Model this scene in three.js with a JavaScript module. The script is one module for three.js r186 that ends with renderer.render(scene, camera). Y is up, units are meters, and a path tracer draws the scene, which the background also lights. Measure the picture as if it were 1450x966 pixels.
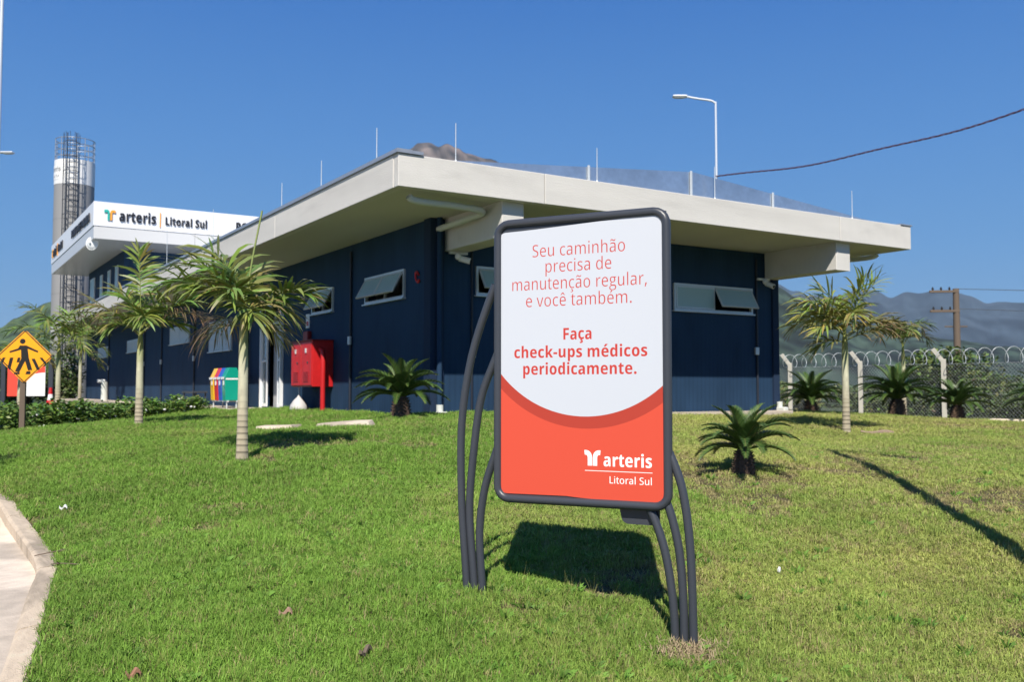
import * as THREE from 'three';
import { mergeGeometries, toCreasedNormals } from 'three/addons/utils/BufferGeometryUtils.js';
import { RoundedBoxGeometry } from 'three/addons/geometries/RoundedBoxGeometry.js';
import { FontLoader } from 'three/addons/loaders/FontLoader.js';
import { TextGeometry } from 'three/addons/geometries/TextGeometry.js';

// ---------------------------------------------------------------- camera, sky, sun, exposure
const scene = new THREE.Scene();
const camera = new THREE.PerspectiveCamera(39.48, 1450 / 966, 0.1, 20000);
camera.position.set(0, 0.42, 0);
camera.rotation.set(THREE.MathUtils.degToRad(2.93), 0, 0);
camera.focus = 5.6; camera.userData.fStop = 4.2;
const renderer = new THREE.WebGLRenderer({ antialias: true });
renderer.toneMapping = THREE.LinearToneMapping;
renderer.toneMappingExposure = 1.32;
renderer.shadowMap.enabled = true;
{
  const W = 256, Hh = 256, data = new Float32Array(W * Hh * 4);
  const stops = [[-90, [.20, .27, .36]], [0, [.175, .318, .490]], [3, [.148, .302, .500]], [8, [.102, .258, .512]], [14, [.072, .212, .492]], [23, [.036, .143, .425]], [45, [.022, .088, .29]], [90, [.012, .052, .20]]];
  for (let j = 0; j < Hh; j++) {
    const el = (j + .5) / Hh * 180 - 90; let k = 0; while (k < stops.length - 2 && el > stops[k + 1][0]) k++;
    const t = Math.min(1, Math.max(0, (el - stops[k][0]) / (stops[k + 1][0] - stops[k][0])));
    for (let i = 0; i < W; i++) { const o = (j * W + i) * 4; for (let c = 0; c < 3; c++) data[o + c] = stops[k][1][c] * (1 - t) + stops[k + 1][1][c] * t; data[o + 3] = 1; }
  }
  const sky = new THREE.DataTexture(data, W, Hh, THREE.RGBAFormat, THREE.FloatType);
  sky.mapping = THREE.EquirectangularReflectionMapping; sky.magFilter = THREE.LinearFilter; sky.needsUpdate = true;
  scene.background = sky; scene.environment = sky;
}
const sun = new THREE.DirectionalLight(new THREE.Color(1, .94, .84), 5.0);
sun.position.set(-0.058 * 60, .716 * 60, .698 * 60 - 16); sun.target.position.set(0, 0, -16);
sun.castShadow = true; sun.shadow.mapSize.set(4096, 4096); sun.shadow.radius = 1;
Object.assign(sun.shadow.camera, { left: -45, right: 45, top: 45, bottom: -45, near: 1, far: 160 });
scene.add(sun, sun.target);
scene.fog = new THREE.FogExp2(new THREE.Color(.52, .74, 1), 0.00006);

// ---------------------------------------------------------------- helpers
function rngOf(seed) { let a = seed >>> 0; return () => { a = (a + 0x6D2B79F5) >>> 0; let t = a; t = Math.imul(t ^ (t >>> 15), t | 1); t ^= t + Math.imul(t ^ (t >>> 7), t | 61); return ((t ^ (t >>> 14)) >>> 0) / 4294967296; }; }
const V = (x, y, z) => new THREE.Vector3(x, y, z);
const lerp = (a, b, t) => a + (b - a) * t, clamp = (x, a = 0, b = 1) => Math.min(b, Math.max(a, x));
const smooth = (a, b, x) => { const t = clamp((x - a) / (b - a)); return t * t * (3 - 2 * t); };
function hash(x, y, s = 0) { let h = Math.imul(x | 0, 374761393) ^ Math.imul(y | 0, 668265263) ^ Math.imul(s | 0, 1442695041); h = Math.imul(h ^ (h >>> 13), 1274126177); return ((h ^ (h >>> 16)) >>> 0) / 4294967296; }
function vnoise(x, y, s = 0, per = 0) {
  const xi = Math.floor(x), yi = Math.floor(y), fx = x - xi, fy = y - yi, u = fx * fx * (3 - 2 * fx), v = fy * fy * (3 - 2 * fy);
  const m = (a) => per ? ((a % per) + per) % per : a;
  return lerp(lerp(hash(m(xi), m(yi), s), hash(m(xi + 1), m(yi), s), u), lerp(hash(m(xi), m(yi + 1), s), hash(m(xi + 1), m(yi + 1), s), u), v);
}
function fbm(x, y, s = 0, oct = 4, per = 0) { let a = .5, r = 0, n = 0; for (let o = 0; o < oct; o++) { r += a * vnoise(x, y, s + o, per); n += a; a *= .5; x *= 2; y *= 2; per *= 2; } return r / n; }
const names = new Map();
function numbered(n) { const k = names.get(n) || 0; names.set(n, k + 1); return k ? n + '_' + String(k).padStart(3, '0') : n; }
function shade(o) { o.castShadow = true; o.receiveShadow = true; return o; }
function part(name, geo, mat, parent, x = 0, y = 0, z = 0) {
  const m = shade(new THREE.Mesh(Array.isArray(geo) ? merged(geo) : geo, mat)); m.name = name; m.position.set(x, y, z); parent.add(m); return m;
}
function thing(name, label, category, pos = [0, 0, 0], turn = 0, group) {
  const g = new THREE.Group(); g.name = numbered(name); g.position.set(...pos); g.rotation.y = turn; g.userData = { label, category }; if (group) g.userData.group = group; scene.add(g); return g;
}
function single(name, label, category, geo, mat, pos = [0, 0, 0], turn = 0, group) {
  const m = shade(new THREE.Mesh(Array.isArray(geo) ? merged(geo) : geo, mat)); m.name = numbered(name); m.position.set(...pos); m.rotation.y = turn; m.userData = { label, category }; if (group) m.userData.group = group; scene.add(m); return m;
}
function struct(name, geo, mat) { const m = shade(new THREE.Mesh(geo, mat)); m.name = numbered(name); m.userData.kind = 'structure'; scene.add(m); return m; }
function merged(list) { return mergeGeometries(list.map((g) => { const q = g.index ? g.toNonIndexed() : g.clone(); for (const k of Object.keys(q.attributes)) if (!['position', 'normal', 'uv', 'color'].includes(k)) q.deleteAttribute(k); return q; })); }
const box = (w, h, d, x = 0, y = 0, z = 0) => new THREE.BoxGeometry(w, h, d).translate(x, y, z);
const rbox = (w, h, d, x = 0, y = 0, z = 0, r = .01) => new RoundedBoxGeometry(w, h, d, 2, r).translate(x, y, z);
const span = (x0, x1, y0, y1, z0, z1) => box(Math.abs(x1 - x0), Math.abs(y1 - y0), Math.abs(z1 - z0), (x0 + x1) / 2, (y0 + y1) / 2, (z0 + z1) / 2);
const cyl = (r0, r1, h, x = 0, y = 0, z = 0, n = 16) => new THREE.CylinderGeometry(r1, r0, h, n).translate(x, y + h / 2, z);
function tube(pts, r, seg = 24, rad = 8, closed = false) { const c = new THREE.CatmullRomCurve3(pts.map((p) => p.isVector3 ? p : V(...p)), closed, 'centripetal'); return new THREE.TubeGeometry(c, seg, r, rad, closed); }
function rod(a, b, r, rad = 6) { const A = V(...a), B = V(...b), l = A.distanceTo(B); const g = new THREE.CylinderGeometry(r, r, l, rad); g.applyQuaternion(new THREE.Quaternion().setFromUnitVectors(V(0, 1, 0), B.clone().sub(A).normalize())); return g.translate(...A.add(B).multiplyScalar(.5).toArray()); }
function soup(pos, col) { const g = new THREE.BufferGeometry(); g.setAttribute('position', new THREE.Float32BufferAttribute(pos, 3)); if (col) g.setAttribute('color', new THREE.Float32BufferAttribute(col, 3)); g.computeVertexNormals(); return g; }
function dataTex(n, fn, srgb = true) {
  const d = new Uint8Array(n * n * 4);
  for (let j = 0; j < n; j++) for (let i = 0; i < n; i++) { const c = fn(i / n, j / n), o = (j * n + i) * 4; d[o] = clamp(c[0]) * 255; d[o + 1] = clamp(c[1]) * 255; d[o + 2] = clamp(c[2]) * 255; d[o + 3] = 255; }
  const t = new THREE.DataTexture(d, n, n, THREE.RGBAFormat); t.wrapS = t.wrapT = THREE.RepeatWrapping; t.magFilter = THREE.LinearFilter; t.minFilter = THREE.LinearMipmapLinearFilter; t.generateMipmaps = true; if (srgb) t.colorSpace = THREE.SRGBColorSpace; t.needsUpdate = true; return t;
}
const gray = (v) => [v, v, v];
const lin = (r, g, b) => new THREE.Color().setRGB(r, g, b);
const std = (color, roughness = .8, o = {}) => new THREE.MeshStandardMaterial({ color, roughness, ...o });
const phys = (color, roughness = .8, o = {}) => new THREE.MeshPhysicalMaterial({ color, roughness, ...o });

// ---------------------------------------------------------------- textures and materials
const mottle = dataTex(256, (u, v) => { const n = fbm(u * 6, v * 6, 3, 5, 6), f = fbm(u * 40, v * 40, 9, 2, 40); return gray(.90 + .12 * (n - .5) + .06 * (f - .5)); });
mottle.repeat.set(.4, .4);
const streak = dataTex(256, (u, v) => { const n = fbm(u * 26, v * 3, 5, 4, 1), b = fbm(u * 5, v * 5, 15, 4, 5), d = Math.max(0, fbm(u * 9, v * 9, 31, 4, 9) - .62) * 1.1; const k = .93 + .07 * (n - .5) + .09 * (b - .5) - d * .25; return [k, k * .995, k * .985]; });
streak.repeat.set(.3, .3);
const grain = dataTex(256, (u, v) => gray(.5 + .5 * (fbm(u * 60, v * 60, 21, 3, 60) - .5)), false); grain.repeat.set(1.5, 1.5);
const ribs = dataTex(256, (u, v) => gray(.5 + .32 * Math.sin(u * Math.PI * 2 * 12) + .3 * (fbm(u * 64, v * 20, 4, 2, 4) - .5)), false);
const ribCol = dataTex(256, (u, v) => { const n = fbm(u * 32, v * 2, 41, 3, 2), m = fbm(u * 4, v * 4, 44, 4, 4); return gray(.86 + .12 * (n - .5) + .22 * (m - .5)); }); ribCol.repeat.set(.55, .22);
const slabTex = dataTex(512, (u, v) => {
  const n = fbm(u * 5, v * 5, 61, 5, 5), f = fbm(u * 60, v * 60, 62, 2, 60), g = fbm(u * 3, v * 26, 63, 4, 1); const dark = smooth(.60, .76, g) * smooth(.48, .62, n);
  const k = .95 + .18 * (n - .5) + .12 * (f - .5) - dark * .2; return [k * 1.04, k * .985, k * .92];
}); slabTex.repeat.set(.22, .22);
const M = {
  fascia: std(lin(.70, .685, .66), .85, { map: streak, bumpMap: grain, bumpScale: .004 }),
  soffit: std(lin(.72, .70, .62), .9, { map: mottle }),
  navy: phys(lin(.026, .064, .131), .8, { specularIntensity: .35, map: ribCol, bumpMap: ribs, bumpScale: .0007 }),
  navyDark: phys(lin(.018, .034, .07), .8, { specularIntensity: .35 }),
  conduit: std(lin(.018, .022, .035), .5),
  alu: std(lin(.62, .66, .68), .38, { metalness: .25 }),
  whiteMetal: std(lin(.78, .79, .80), .4),
  bandWhite: std(lin(.80, .81, .84), .35),
  bandLow: std(lin(.62, .62, .62), .3),
  glass: phys(lin(.44, .60, .61), .4, { transmission: .12, thickness: 0, ior: 1.5 }),
  clear: phys(lin(.85, .9, .92), .03, { transmission: 1, thickness: 0, ior: 1.5 }),
  blind: std(lin(.62, .66, .70), .5),
  dark: std(lin(.012, .012, .014), .8),
  pvc: std(lin(.62, .64, .60), .5),
  galv: std(lin(.55, .58, .62), .42, { metalness: .6, map: mottle }),
  roofing: std(lin(.74, .80, .88), .3, { metalness: .85, map: mottle }),
  steel: std(lin(.045, .05, .062), .38),
  letter: std(lin(.012, .012, .018), .5),
  red: phys(lin(.70, .014, .016), .5, { clearcoat: .1, map: mottle }),
  redDark: std(lin(.28, .01, .012), .5),
  concretePost: std(lin(.55, .53, .47), .9, { map: streak }),
  slab: std(lin(.74, .71, .67), .95, { map: slabTex, bumpMap: grain, bumpScale: .006 }),
  kerb: std(lin(.56, .52, .46), .95, { map: slabTex, bumpMap: grain, bumpScale: .01 }),
  silo: std(lin(.33, .33, .34), .6, { map: streak }),
  siloWhite: std(lin(.80, .80, .80), .5),
  lampMetal: std(lin(.72, .75, .78), .35, { metalness: .3 }),
  leaf: phys(0xffffff, .5, { vertexColors: true, side: THREE.DoubleSide, transmission: .22, thickness: 0 }),
  cycad: phys(0xffffff, .38, { vertexColors: true, side: THREE.DoubleSide }),
  bark: std(0xffffff, .9, { vertexColors: true }),
  wood: std(lin(.16, .12, .09), .9, { map: streak }),
  soil: std(lin(.16, .11, .07), 1),
  white: std(lin(.8, .8, .8), .6),
};
const font = await new FontLoader().loadAsync('fonts/droid/droid_sans_bold.typeface.json');

// ---------------------------------------------------------------- lie of the land
const ctrl = [[0, 0, -1.3], [-2, 2, -1.34], [4, 1, -1.28], [.94, -5.4, -.985], [-.25, -5.93, -.815], [-3.106, -11, -.417], [-6.256, -16, -.208], [-8.267, -16, -.291], [-2.47, -4.93, -1.03], [-3.3, -7.08, -.86], [-5.55, -10.38, -.69], [-9, -13.2, -.62], [2.544, -10.5, -.51], [5.952, -17, -.373], [5.83, -21.1, -.13], [-1.77, -15.2, -.05], [8.8, -28, -.33], [9.69, -24, -.3], [11.2, -24, -.38], [11.9, -22, -.37], [-9.12, -17, -.41], [-7.16, -23, -.11], [-7.6, -25.5, -.09], [-3.04, -15.5, -.2], [0, -9.8, -.578], [7.5, -14, -.49], [2.6, -4.9, -1.06], [-1.7, -4.9, -1.05], [-3.3, -8.6, -.8], [-12.4, -26, -.17], [-16.4, -32, -.16], [3.92, -7.35, -.785], [4.4, -11.0, -.49], [4.5, -15, -.44], [-6.68, -24.9, -.07], [-12, -33.4, -.1], [-22, -49.5, -.3], [2, -16.8, -.1], [13.6, -30, -.55], [10.4, -35.6, -.53], [20, -20, -.7], [-20, -22, -.6], [10, -50, -.6], [-1.38, -16.4, -.04]];
for (const c of ctrl) c[2] -= .055 * smooth(-11, -6.5, c[1]);
const tps = (() => {
  const n = ctrl.length, N = n + 3, U = (r2) => r2 < 1e-9 ? 0 : r2 * Math.log(r2) * .5, A = [];
  for (let i = 0; i < N; i++) A.push(new Float64Array(N + 1));
  for (let i = 0; i < n; i++) { for (let j = 0; j < n; j++) A[i][j] = U((ctrl[i][0] - ctrl[j][0]) ** 2 + (ctrl[i][1] - ctrl[j][1]) ** 2) + (i === j ? .003 : 0); A[i][n] = A[n][i] = 1; A[i][n + 1] = A[n + 1][i] = ctrl[i][0]; A[i][n + 2] = A[n + 2][i] = ctrl[i][1]; A[i][N] = ctrl[i][2]; }
  for (let c = 0; c < N; c++) { let p = c; for (let r = c + 1; r < N; r++) if (Math.abs(A[r][c]) > Math.abs(A[p][c])) p = r; [A[c], A[p]] = [A[p], A[c]]; for (let r = 0; r < N; r++) if (r !== c) { const k = A[r][c] / A[c][c]; if (k) for (let q = c; q <= N; q++) A[r][q] -= k * A[c][q]; } }
  const w = A.map((r, i) => r[N] / r[i]);
  return (x, z) => { let s = w[n] + w[n + 1] * x + w[n + 2] * z; for (let i = 0; i < n; i++) s += w[i] * U((x - ctrl[i][0]) ** 2 + (z - ctrl[i][1]) ** 2); return s; };
})();
function landY(x, z) {
  const r = Math.hypot(x, z + 18), k = smooth(62, 36, r);
  const far = -.75 - .6 * smooth(40, 120, r);
  return k <= 0 ? far : lerp(far, clamp(tps(x, z), -1.6, .05), k) + .025 * (fbm(x * .7 + 50, z * .7 + 50, 77, 3) - .5) * k;
}
const kerbPts = [[2.0, 6], [-.6, 1], [-1.75, -2.6], [-2.468, -4.93], [-2.82, -5.83], [-3.2, -6.75], [-3.36, -7.15], [-3.728, -7.81], [-4.583, -9.08], [-5.553, -10.38], [-7.6, -12.0], [-11, -13.9], [-18, -16.2]];
function kerbX(z) { if (z >= kerbPts[0][1]) return kerbPts[0][0]; for (let i = 0; i < kerbPts.length - 1; i++) { const [x0, z0] = kerbPts[i], [x1, z1] = kerbPts[i + 1]; if (z <= z0 && z >= z1) return lerp(x0, x1, (z - z0) / (z1 - z0)); } return -1e4; }
const kerbDrop = (z) => .012 + .068 * smooth(-5.8, -8.2, z);
const ORIGIN = V(-1.382, 0, -16.405), TH = THREE.MathUtils.degToRad(32), cT = Math.cos(TH), sT = Math.sin(TH);
const toWorld = (x, y, z) => V(ORIGIN.x + x * cT + z * sT, y, ORIGIN.z - x * sT + z * cT);
const toLocal = (X, Z) => { const dx = X - ORIGIN.x, dz = Z - ORIGIN.z; return [dx * cT - dz * sT, dx * sT + dz * cT]; };
function lawnTone(x, z) {   // 0 lush, 1 dry
  const n = fbm(x * .35 + 9, z * .35 + 4, 101, 4), m = fbm(x * 1.3 + 2, z * 1.3 + 7, 111, 3);
  return clamp(-.13 + .78 * smooth(-1.5, 3.2, x + (n - .5) * 3.5) * smooth(2, 9, -z + x) + (n - .5) * 1.0 + (m - .5) * .8);
}
function bare(x, z) { const m = fbm(x * .9 + 30, z * .9 + 12, 131, 4), g = fbm(x * 4 + 3, z * 4, 133, 2); return smooth(.585, .70, m * .72 + g * .28 + .06 * smooth(-.5, 3.5, x)); }

// ---------------------------------------------------------------- ground
{
  const axis = (a, b, step, out) => { const l = []; for (let v = a; v <= b + 1e-6; v += step) l.push(v); let s = step, v = b; while (v < out) { s *= 1.45; v += s; l.push(v); } s = step; v = a; while (v > -out) { s *= 1.45; v -= s; l.unshift(v); } return l; };
  const xs = axis(-13, 17, .18, 9000), zs = axis(-38, 2, .2, 9000), nx = xs.length, nz = zs.length, pos = [], col = [], uv = [], idx = [];
  for (const z of zs) for (const x of xs) {
    let y = landY(x, z); const k = kerbX(z) - x; if (k > .06 && x > -60) y -= .45 * smooth(.06, .12, k);
    pos.push(x, y, z); uv.push(x, z);
    const t = lawnTone(x, z), b = bare(x, z), far = smooth(26, 60, Math.hypot(x, z));
    const c = [lerp(.070, .150, t), lerp(.105, .150, t), lerp(.018, .040, t)]; const d = [.17, .125, .07], f = [.075, .11, .03];
    for (let q = 0; q < 3; q++) col.push(lerp(lerp(c[q], d[q], b * .8), f[q], far));
  }
  for (let j = 0; j < nz - 1; j++) for (let i = 0; i < nx - 1; i++) { const a = j * nx + i, b = a + 1, c = a + nx, d = c + 1; idx.push(a, c, b, b, c, d); }
  const g = new THREE.BufferGeometry(); g.setAttribute('position', new THREE.Float32BufferAttribute(pos, 3)); g.setAttribute('color', new THREE.Float32BufferAttribute(col, 3)); g.setAttribute('uv', new THREE.Float32BufferAttribute(uv, 2)); g.setIndex(idx); g.computeVertexNormals();
  const turf = dataTex(512, (u, v) => { const f = fbm(u * 90, v * 90, 201, 3, 90), m = fbm(u * 12, v * 12, 205, 4, 12); const k = .78 + .5 * (f - .5) + .35 * (m - .5); return [k, k, k * .95]; }); turf.repeat.set(.5, .5);
  struct('ground', g, std(0xffffff, 1, { vertexColors: true, map: turf }));
}
// road and kerb
{
  const pos = [], uv = [], idx = [], zs = []; for (let z = 6; z > -16; z -= .25) zs.push(z); const NX = 40;
  for (const z of zs) { const x0 = kerbX(z) - .10; for (let i = 0; i <= NX; i++) { const x = x0 - (i / NX) ** 1.5 * 26; pos.push(x, landY(kerbX(z), z) - kerbDrop(z) - .012 * (x0 - x), z); uv.push(x, z); } }
  for (let j = 0; j < zs.length - 1; j++) for (let i = 0; i < NX; i++) { const a = j * (NX + 1) + i, b = a + 1, c = a + NX + 1, d = c + 1; idx.push(a, b, c, b, d, c); }
  const g = new THREE.BufferGeometry(); g.setAttribute('position', new THREE.Float32BufferAttribute(pos, 3)); g.setAttribute('uv', new THREE.Float32BufferAttribute(uv, 2)); g.setIndex(idx); g.computeVertexNormals(); struct('road', g, M.slab);
  const kerb = new THREE.Group(); kerb.name = 'kerb'; kerb.userData.kind = 'structure'; scene.add(kerb);
  const curve = new THREE.CatmullRomCurve3(kerbPts.slice(0, 12).map(([x, z]) => V(x, 0, z)), false, 'centripetal'); const L = curve.getLength(), n = Math.round(L / .8);
  for (let k = 0; k < n; k++) {
    const rows = [], S = 3; for (let s = 0; s <= S; s++) { const u = clamp((k + .006 + s / S * .988) / n), p = curve.getPointAt(u), t = curve.getTangentAt(u); rows.push([p, V(t.z, 0, -t.x).normalize()]); }
    const P = [], I = [], UV = [], wob = (hash(k, 3) - .5) * .008; // section across: lawn side to road side
    const sec = [[.0, -.3], [.0, .0], [.02, .022], [.13, .022], [.155, .002], [.175, -.3]];
    for (const [p, nrm] of rows) { const side = nrm.x < 0 ? nrm : nrm.clone().multiplyScalar(-1); const gy = landY(p.x, p.z) + wob, drop = kerbDrop(p.z); for (const [o, h] of sec) { P.push(p.x + side.x * o, gy + h - (o > .12 ? (1 - drop / .13) * .02 : 0), p.z + side.z * o); UV.push(p.z * 1.1 + h, o * 3 + p.x + h); } }
    const m = sec.length; for (let s = 0; s < S; s++) for (let q = 0; q < m - 1; q++) { const a = s * m + q, b = a + 1, c = a + m, d = c + 1; I.push(a, b, c, b, d, c); }
    for (const r of [0, S]) for (let q = 1; q < m - 1; q++) I.push(r * m, r * m + q, r * m + q + 1);
    const q = new THREE.BufferGeometry(); q.setAttribute('position', new THREE.Float32BufferAttribute(P, 3)); q.setAttribute('uv', new THREE.Float32BufferAttribute(UV, 2)); q.setIndex(I); part('kerb_stone', toCreasedNormals(q, .6), M.kerb, kerb);
  }
}
// concrete slabs let into the lawn and the path on the right
function draped(pts, up, h) { const n = 8, P = [], I = [], U = []; for (let j = 0; j <= n; j++) for (let i = 0; i <= n; i++) { const u = i / n, v = j / n, a = [lerp(pts[0][0], pts[1][0], u), lerp(pts[0][1], pts[1][1], u)], b = [lerp(pts[3][0], pts[2][0], u), lerp(pts[3][1], pts[2][1], u)], x = lerp(a[0], b[0], v), z = lerp(a[1], b[1], v), e = i === 0 || j === 0 || i === n || j === n; P.push(x, landY(x, z) + up - (e ? h : 0), z); U.push(x, z); } for (let j = 0; j < n; j++) for (let i = 0; i < n; i++) { const a = j * (n + 1) + i, b = a + 1, c = a + n + 1, d = c + 1; I.push(a, b, c, b, d, c); } const g = new THREE.BufferGeometry(); g.setAttribute('position', new THREE.Float32BufferAttribute(P, 3)); g.setAttribute('uv', new THREE.Float32BufferAttribute(U, 2)); g.setIndex(I); return toCreasedNormals(g, .5); }
function slabShape(pts, y, h) { const s = new THREE.Shape(pts.map(([x, z]) => new THREE.Vector2(x, -z))); return new THREE.ExtrudeGeometry(s, { depth: h, bevelEnabled: false }).rotateX(-Math.PI / 2).translate(0, y - h, 0); }
const slabs = [[[-4.1, -14.9], [-3.35, -14.75], [-3.25, -15.25], [-4.05, -15.4]], [[-3.1, -14.5], [-1.95, -13.7], [-1.95, -14.25], [-3.05, -15.05]]];
single('concrete_slab', 'short concrete slab let into the lawn right behind the nearest palm', 'slab', draped(slabs[0], .09, .2), M.slab, [0, 0, 0], 0, 'slabs in the lawn');
single('concrete_slab', 'longer concrete slab in the lawn between the nearest palm and the cycad by the wall', 'slab', draped(slabs[1], .09, .2), M.slab, [0, 0, 0], 0, 'slabs in the lawn');
struct('path', draped([[10.6, -22.9], [17, -19.8], [17.4, -20.6], [10.9, -23.7]], .10, .2), M.slab);

// ---------------------------------------------------------------- hills and mountains (real terrain, far off)
const FPX = 1346, HZ = 552;
function hill(name, d0, d1, prof, color, seed, rough = .10, cell = 150) {
  const NA = 240, NR = 46, pos = [], col = [], idx = [], a0 = prof[0][0], a1 = prof[prof.length - 1][0];
  for (let j = 0; j <= NR; j++) for (let i = 0; i <= NA; i++) {
    const a = lerp(a0, a1, i / NA), rr = j / NR, dist = lerp(d0, d1 * 1.35, rr), tn = (a - 725) / FPX; let k = 0; while (k < prof.length - 2 && a > prof[k + 1][0]) k++;
    const tt = clamp((a - prof[k][0]) / (prof[k + 1][0] - prof[k][0])), py = lerp(prof[k][1], prof[k + 1][1], tt * tt * (3 - 2 * tt)), top = (HZ - py) / FPX * d1;
    const X = tn * dist, Z = -dist, f = clamp((dist - d0) / (d1 - d0)), rise = dist <= d1 ? f * f * (3 - 2 * f) * .35 + f * .65 : 1 - .5 * (dist - d1) / (d1 * .35);
    const n = fbm(X / cell + 70, Z / cell + 70, seed, 5) - .5, ridge = Math.abs(fbm(X / cell * 1.7 + 20, Z / cell * 1.7, seed + 9, 4) - .5);
    const edge = smooth(0, .05, rr); const y = top * rise * (1 - rough * .6 * ridge * 2) + n * top * rough * 2 * edge * (1 - .75 * smooth(.9, 1, f) * (dist <= d1 * 1.02 ? 1 : 0)) - 1.5;
    pos.push(X, y, Z); const c = fbm(X / cell * 5, Z / cell * 5, seed + 30, 4), e = fbm(X / cell * 22, Z / cell * 22, seed + 31, 2); const v = .25 + 2.0 * smooth(.3, .7, c) * (.35 + 1.1 * e); col.push(color[0] * v * (1 + .5 * (c - .5)), color[1] * v, color[2] * v);
  }
  for (let j = 0; j < NR; j++) for (let i = 0; i < NA; i++) { const a = j * (NA + 1) + i, b = a + 1, c = a + NA + 1, d = c + 1; idx.push(a, b, c, b, d, c); }
  const g = new THREE.BufferGeometry(); g.setAttribute('position', new THREE.Float32BufferAttribute(pos, 3)); g.setAttribute('color', new THREE.Float32BufferAttribute(col, 3)); g.setIndex(idx); g.computeVertexNormals();
  return struct(name, g, std(0xffffff, 1, { vertexColors: true }));
}
hill('mountain_range', 3600, 6000, [[900, 470], [1000, 430], [1060, 404], [1100, 402], [1128, 410], [1150, 418], [1180, 421], [1212, 413], [1240, 412], [1262, 421], [1285, 413], [1302, 416], [1330, 411], [1352, 414], [1375, 419], [1400, 428], [1425, 424], [1450, 426], [1500, 415], [1600, 440], [1800, 470]], [.016, .025, .032], 301, .10, 700);
hill('mountain_peak', 1500, 2600, [[330, 470], [420, 400], [500, 300], [560, 222], [580, 203], [591, 195], [607, 193], [620, 199], [632, 194], [646, 199], [660, 208], [690, 219], [760, 262], [900, 330], [1020, 400], [1120, 470]], [.085, .07, .06], 311, .05, 260);
hill('wooded_hill', 500, 900, [[820, 520], [1000, 402], [1060, 392], [1100, 404], [1140, 424], [1180, 440], [1230, 456], [1290, 470], [1350, 478], [1420, 488], [1500, 494], [1700, 505]], [.020, .036, .024], 321, .10, 90);
hill('wooded_hill', 420, 700, [[-500, 520], [-260, 495], [-120, 482], [0, 458], [20, 446], [45, 432], [75, 421], [110, 408], [150, 412], [220, 440], [320, 480], [480, 530]], [.032, .055, .022], 331, .12, 70);

// ---------------------------------------------------------------- main building
const bld = thing('service_building', 'long navy blue single storey building with wide white concrete eaves and raised end block', 'building', ORIGIN.toArray(), TH);
const WX = 8.48, WZ = -39.5, WH = 3.4, BOT = -.7;
function holed(w0, w1, y0, y1, holes, depth) { const s = new THREE.Shape(); s.moveTo(w0, y0); s.lineTo(w1, y0); s.lineTo(w1, y1); s.lineTo(w0, y1); s.closePath(); for (const [a, b, c, d] of holes) { const p = new THREE.Path(); p.moveTo(a, c); p.lineTo(a, d); p.lineTo(b, d); p.lineTo(b, c); p.closePath(); s.holes.push(p); } return new THREE.ExtrudeGeometry(s, { depth, bevelEnabled: false }); }
// left wall, s runs away from the camera
const leftWin = [[1.06, 2.86, 2.10, 2.63, 1], [4.58, 5.86, 2.10, 2.62, 1], [12.3, 14.7, 1.55, 2.45, 0], [17.2, 20.0, 1.98, 2.57, 0], [25.7, 28.0, 1.97, 2.47, 0], [32.75, 35.6, 1.95, 2.44, 0]];
const door = [7.85, 9.5, -.05, 2.55];
const cuts = [0, 3.57, 7.0, 11.0, 16.5, 21.3, 24.4, 32.5, 39.5];
for (let k = 0; k < cuts.length - 1; k++) {
  const a = cuts[k], b = cuts[k + 1], hs = leftWin.filter((w) => w[0] > a && w[1] < b).map((w) => w.slice(0, 4)); if (door[0] > a && door[1] < b) hs.push(door);
  part('wall_panel', holed(a + .006, b - .006, BOT, WH - .003, hs, .2).rotateY(Math.PI / 2), M.navy, bld);
}
const rightWin = [[.86, 2.66, 2.10, 2.62], [5.50, 7.74, 2.04, 2.60]];
const rcuts = [.21, 2.9, 5.35, 7.86, WX];
for (let k = 0; k < rcuts.length - 1; k++) { const a = rcuts[k], b = rcuts[k + 1]; part('wall_panel', holed(a + (k ? .006 : 0), b - .006, BOT, WH - .003, rightWin.filter((w) => w[0] > a && w[1] < b), .2).translate(0, 0, -.2), M.navy, bld); }
part('wall_panel', span(WX - .2, WX, BOT, WH - .003, -.206, WZ), M.navy, bld);
part('wall_panel', span(.206, WX - .206, BOT, WH - .003, WZ + .2, WZ), M.navy, bld);
part('corner_post', span(-.06, .205, BOT, WH - .004, .05, -.2), M.navyDark, bld);
part('corner_post', span(WX - .14, WX + .04, BOT, WH - .004, .05, -.1), M.navyDark, bld);
part('floor', span(.21, WX - .21, -.3, -.02, -.21, WZ + .21), M.slab, bld);
part('partition', span(.3, 4.6, -.02, WH - .01, -7.6, -7.75), M.white, bld);
part('partition', span(.62, .70, -.02, WH - .01, -7.76, -10.5), M.white, bld); part('door_screen', span(.17, .2, -.04, 2.4, -8.12, -9.1), std(lin(.42, .42, .42), .6), bld); part('notice', span(.15, .168, 1.35, 1.95, -8.25, -8.6), M.dark, bld);
part('apron', span(.9, WX + .12, -.5, -.03, .34, .052), M.slab, bld); part('apron', span(-1.25, -.062, -.5, -.045, -7.5, -39), M.slab, bld);
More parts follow.
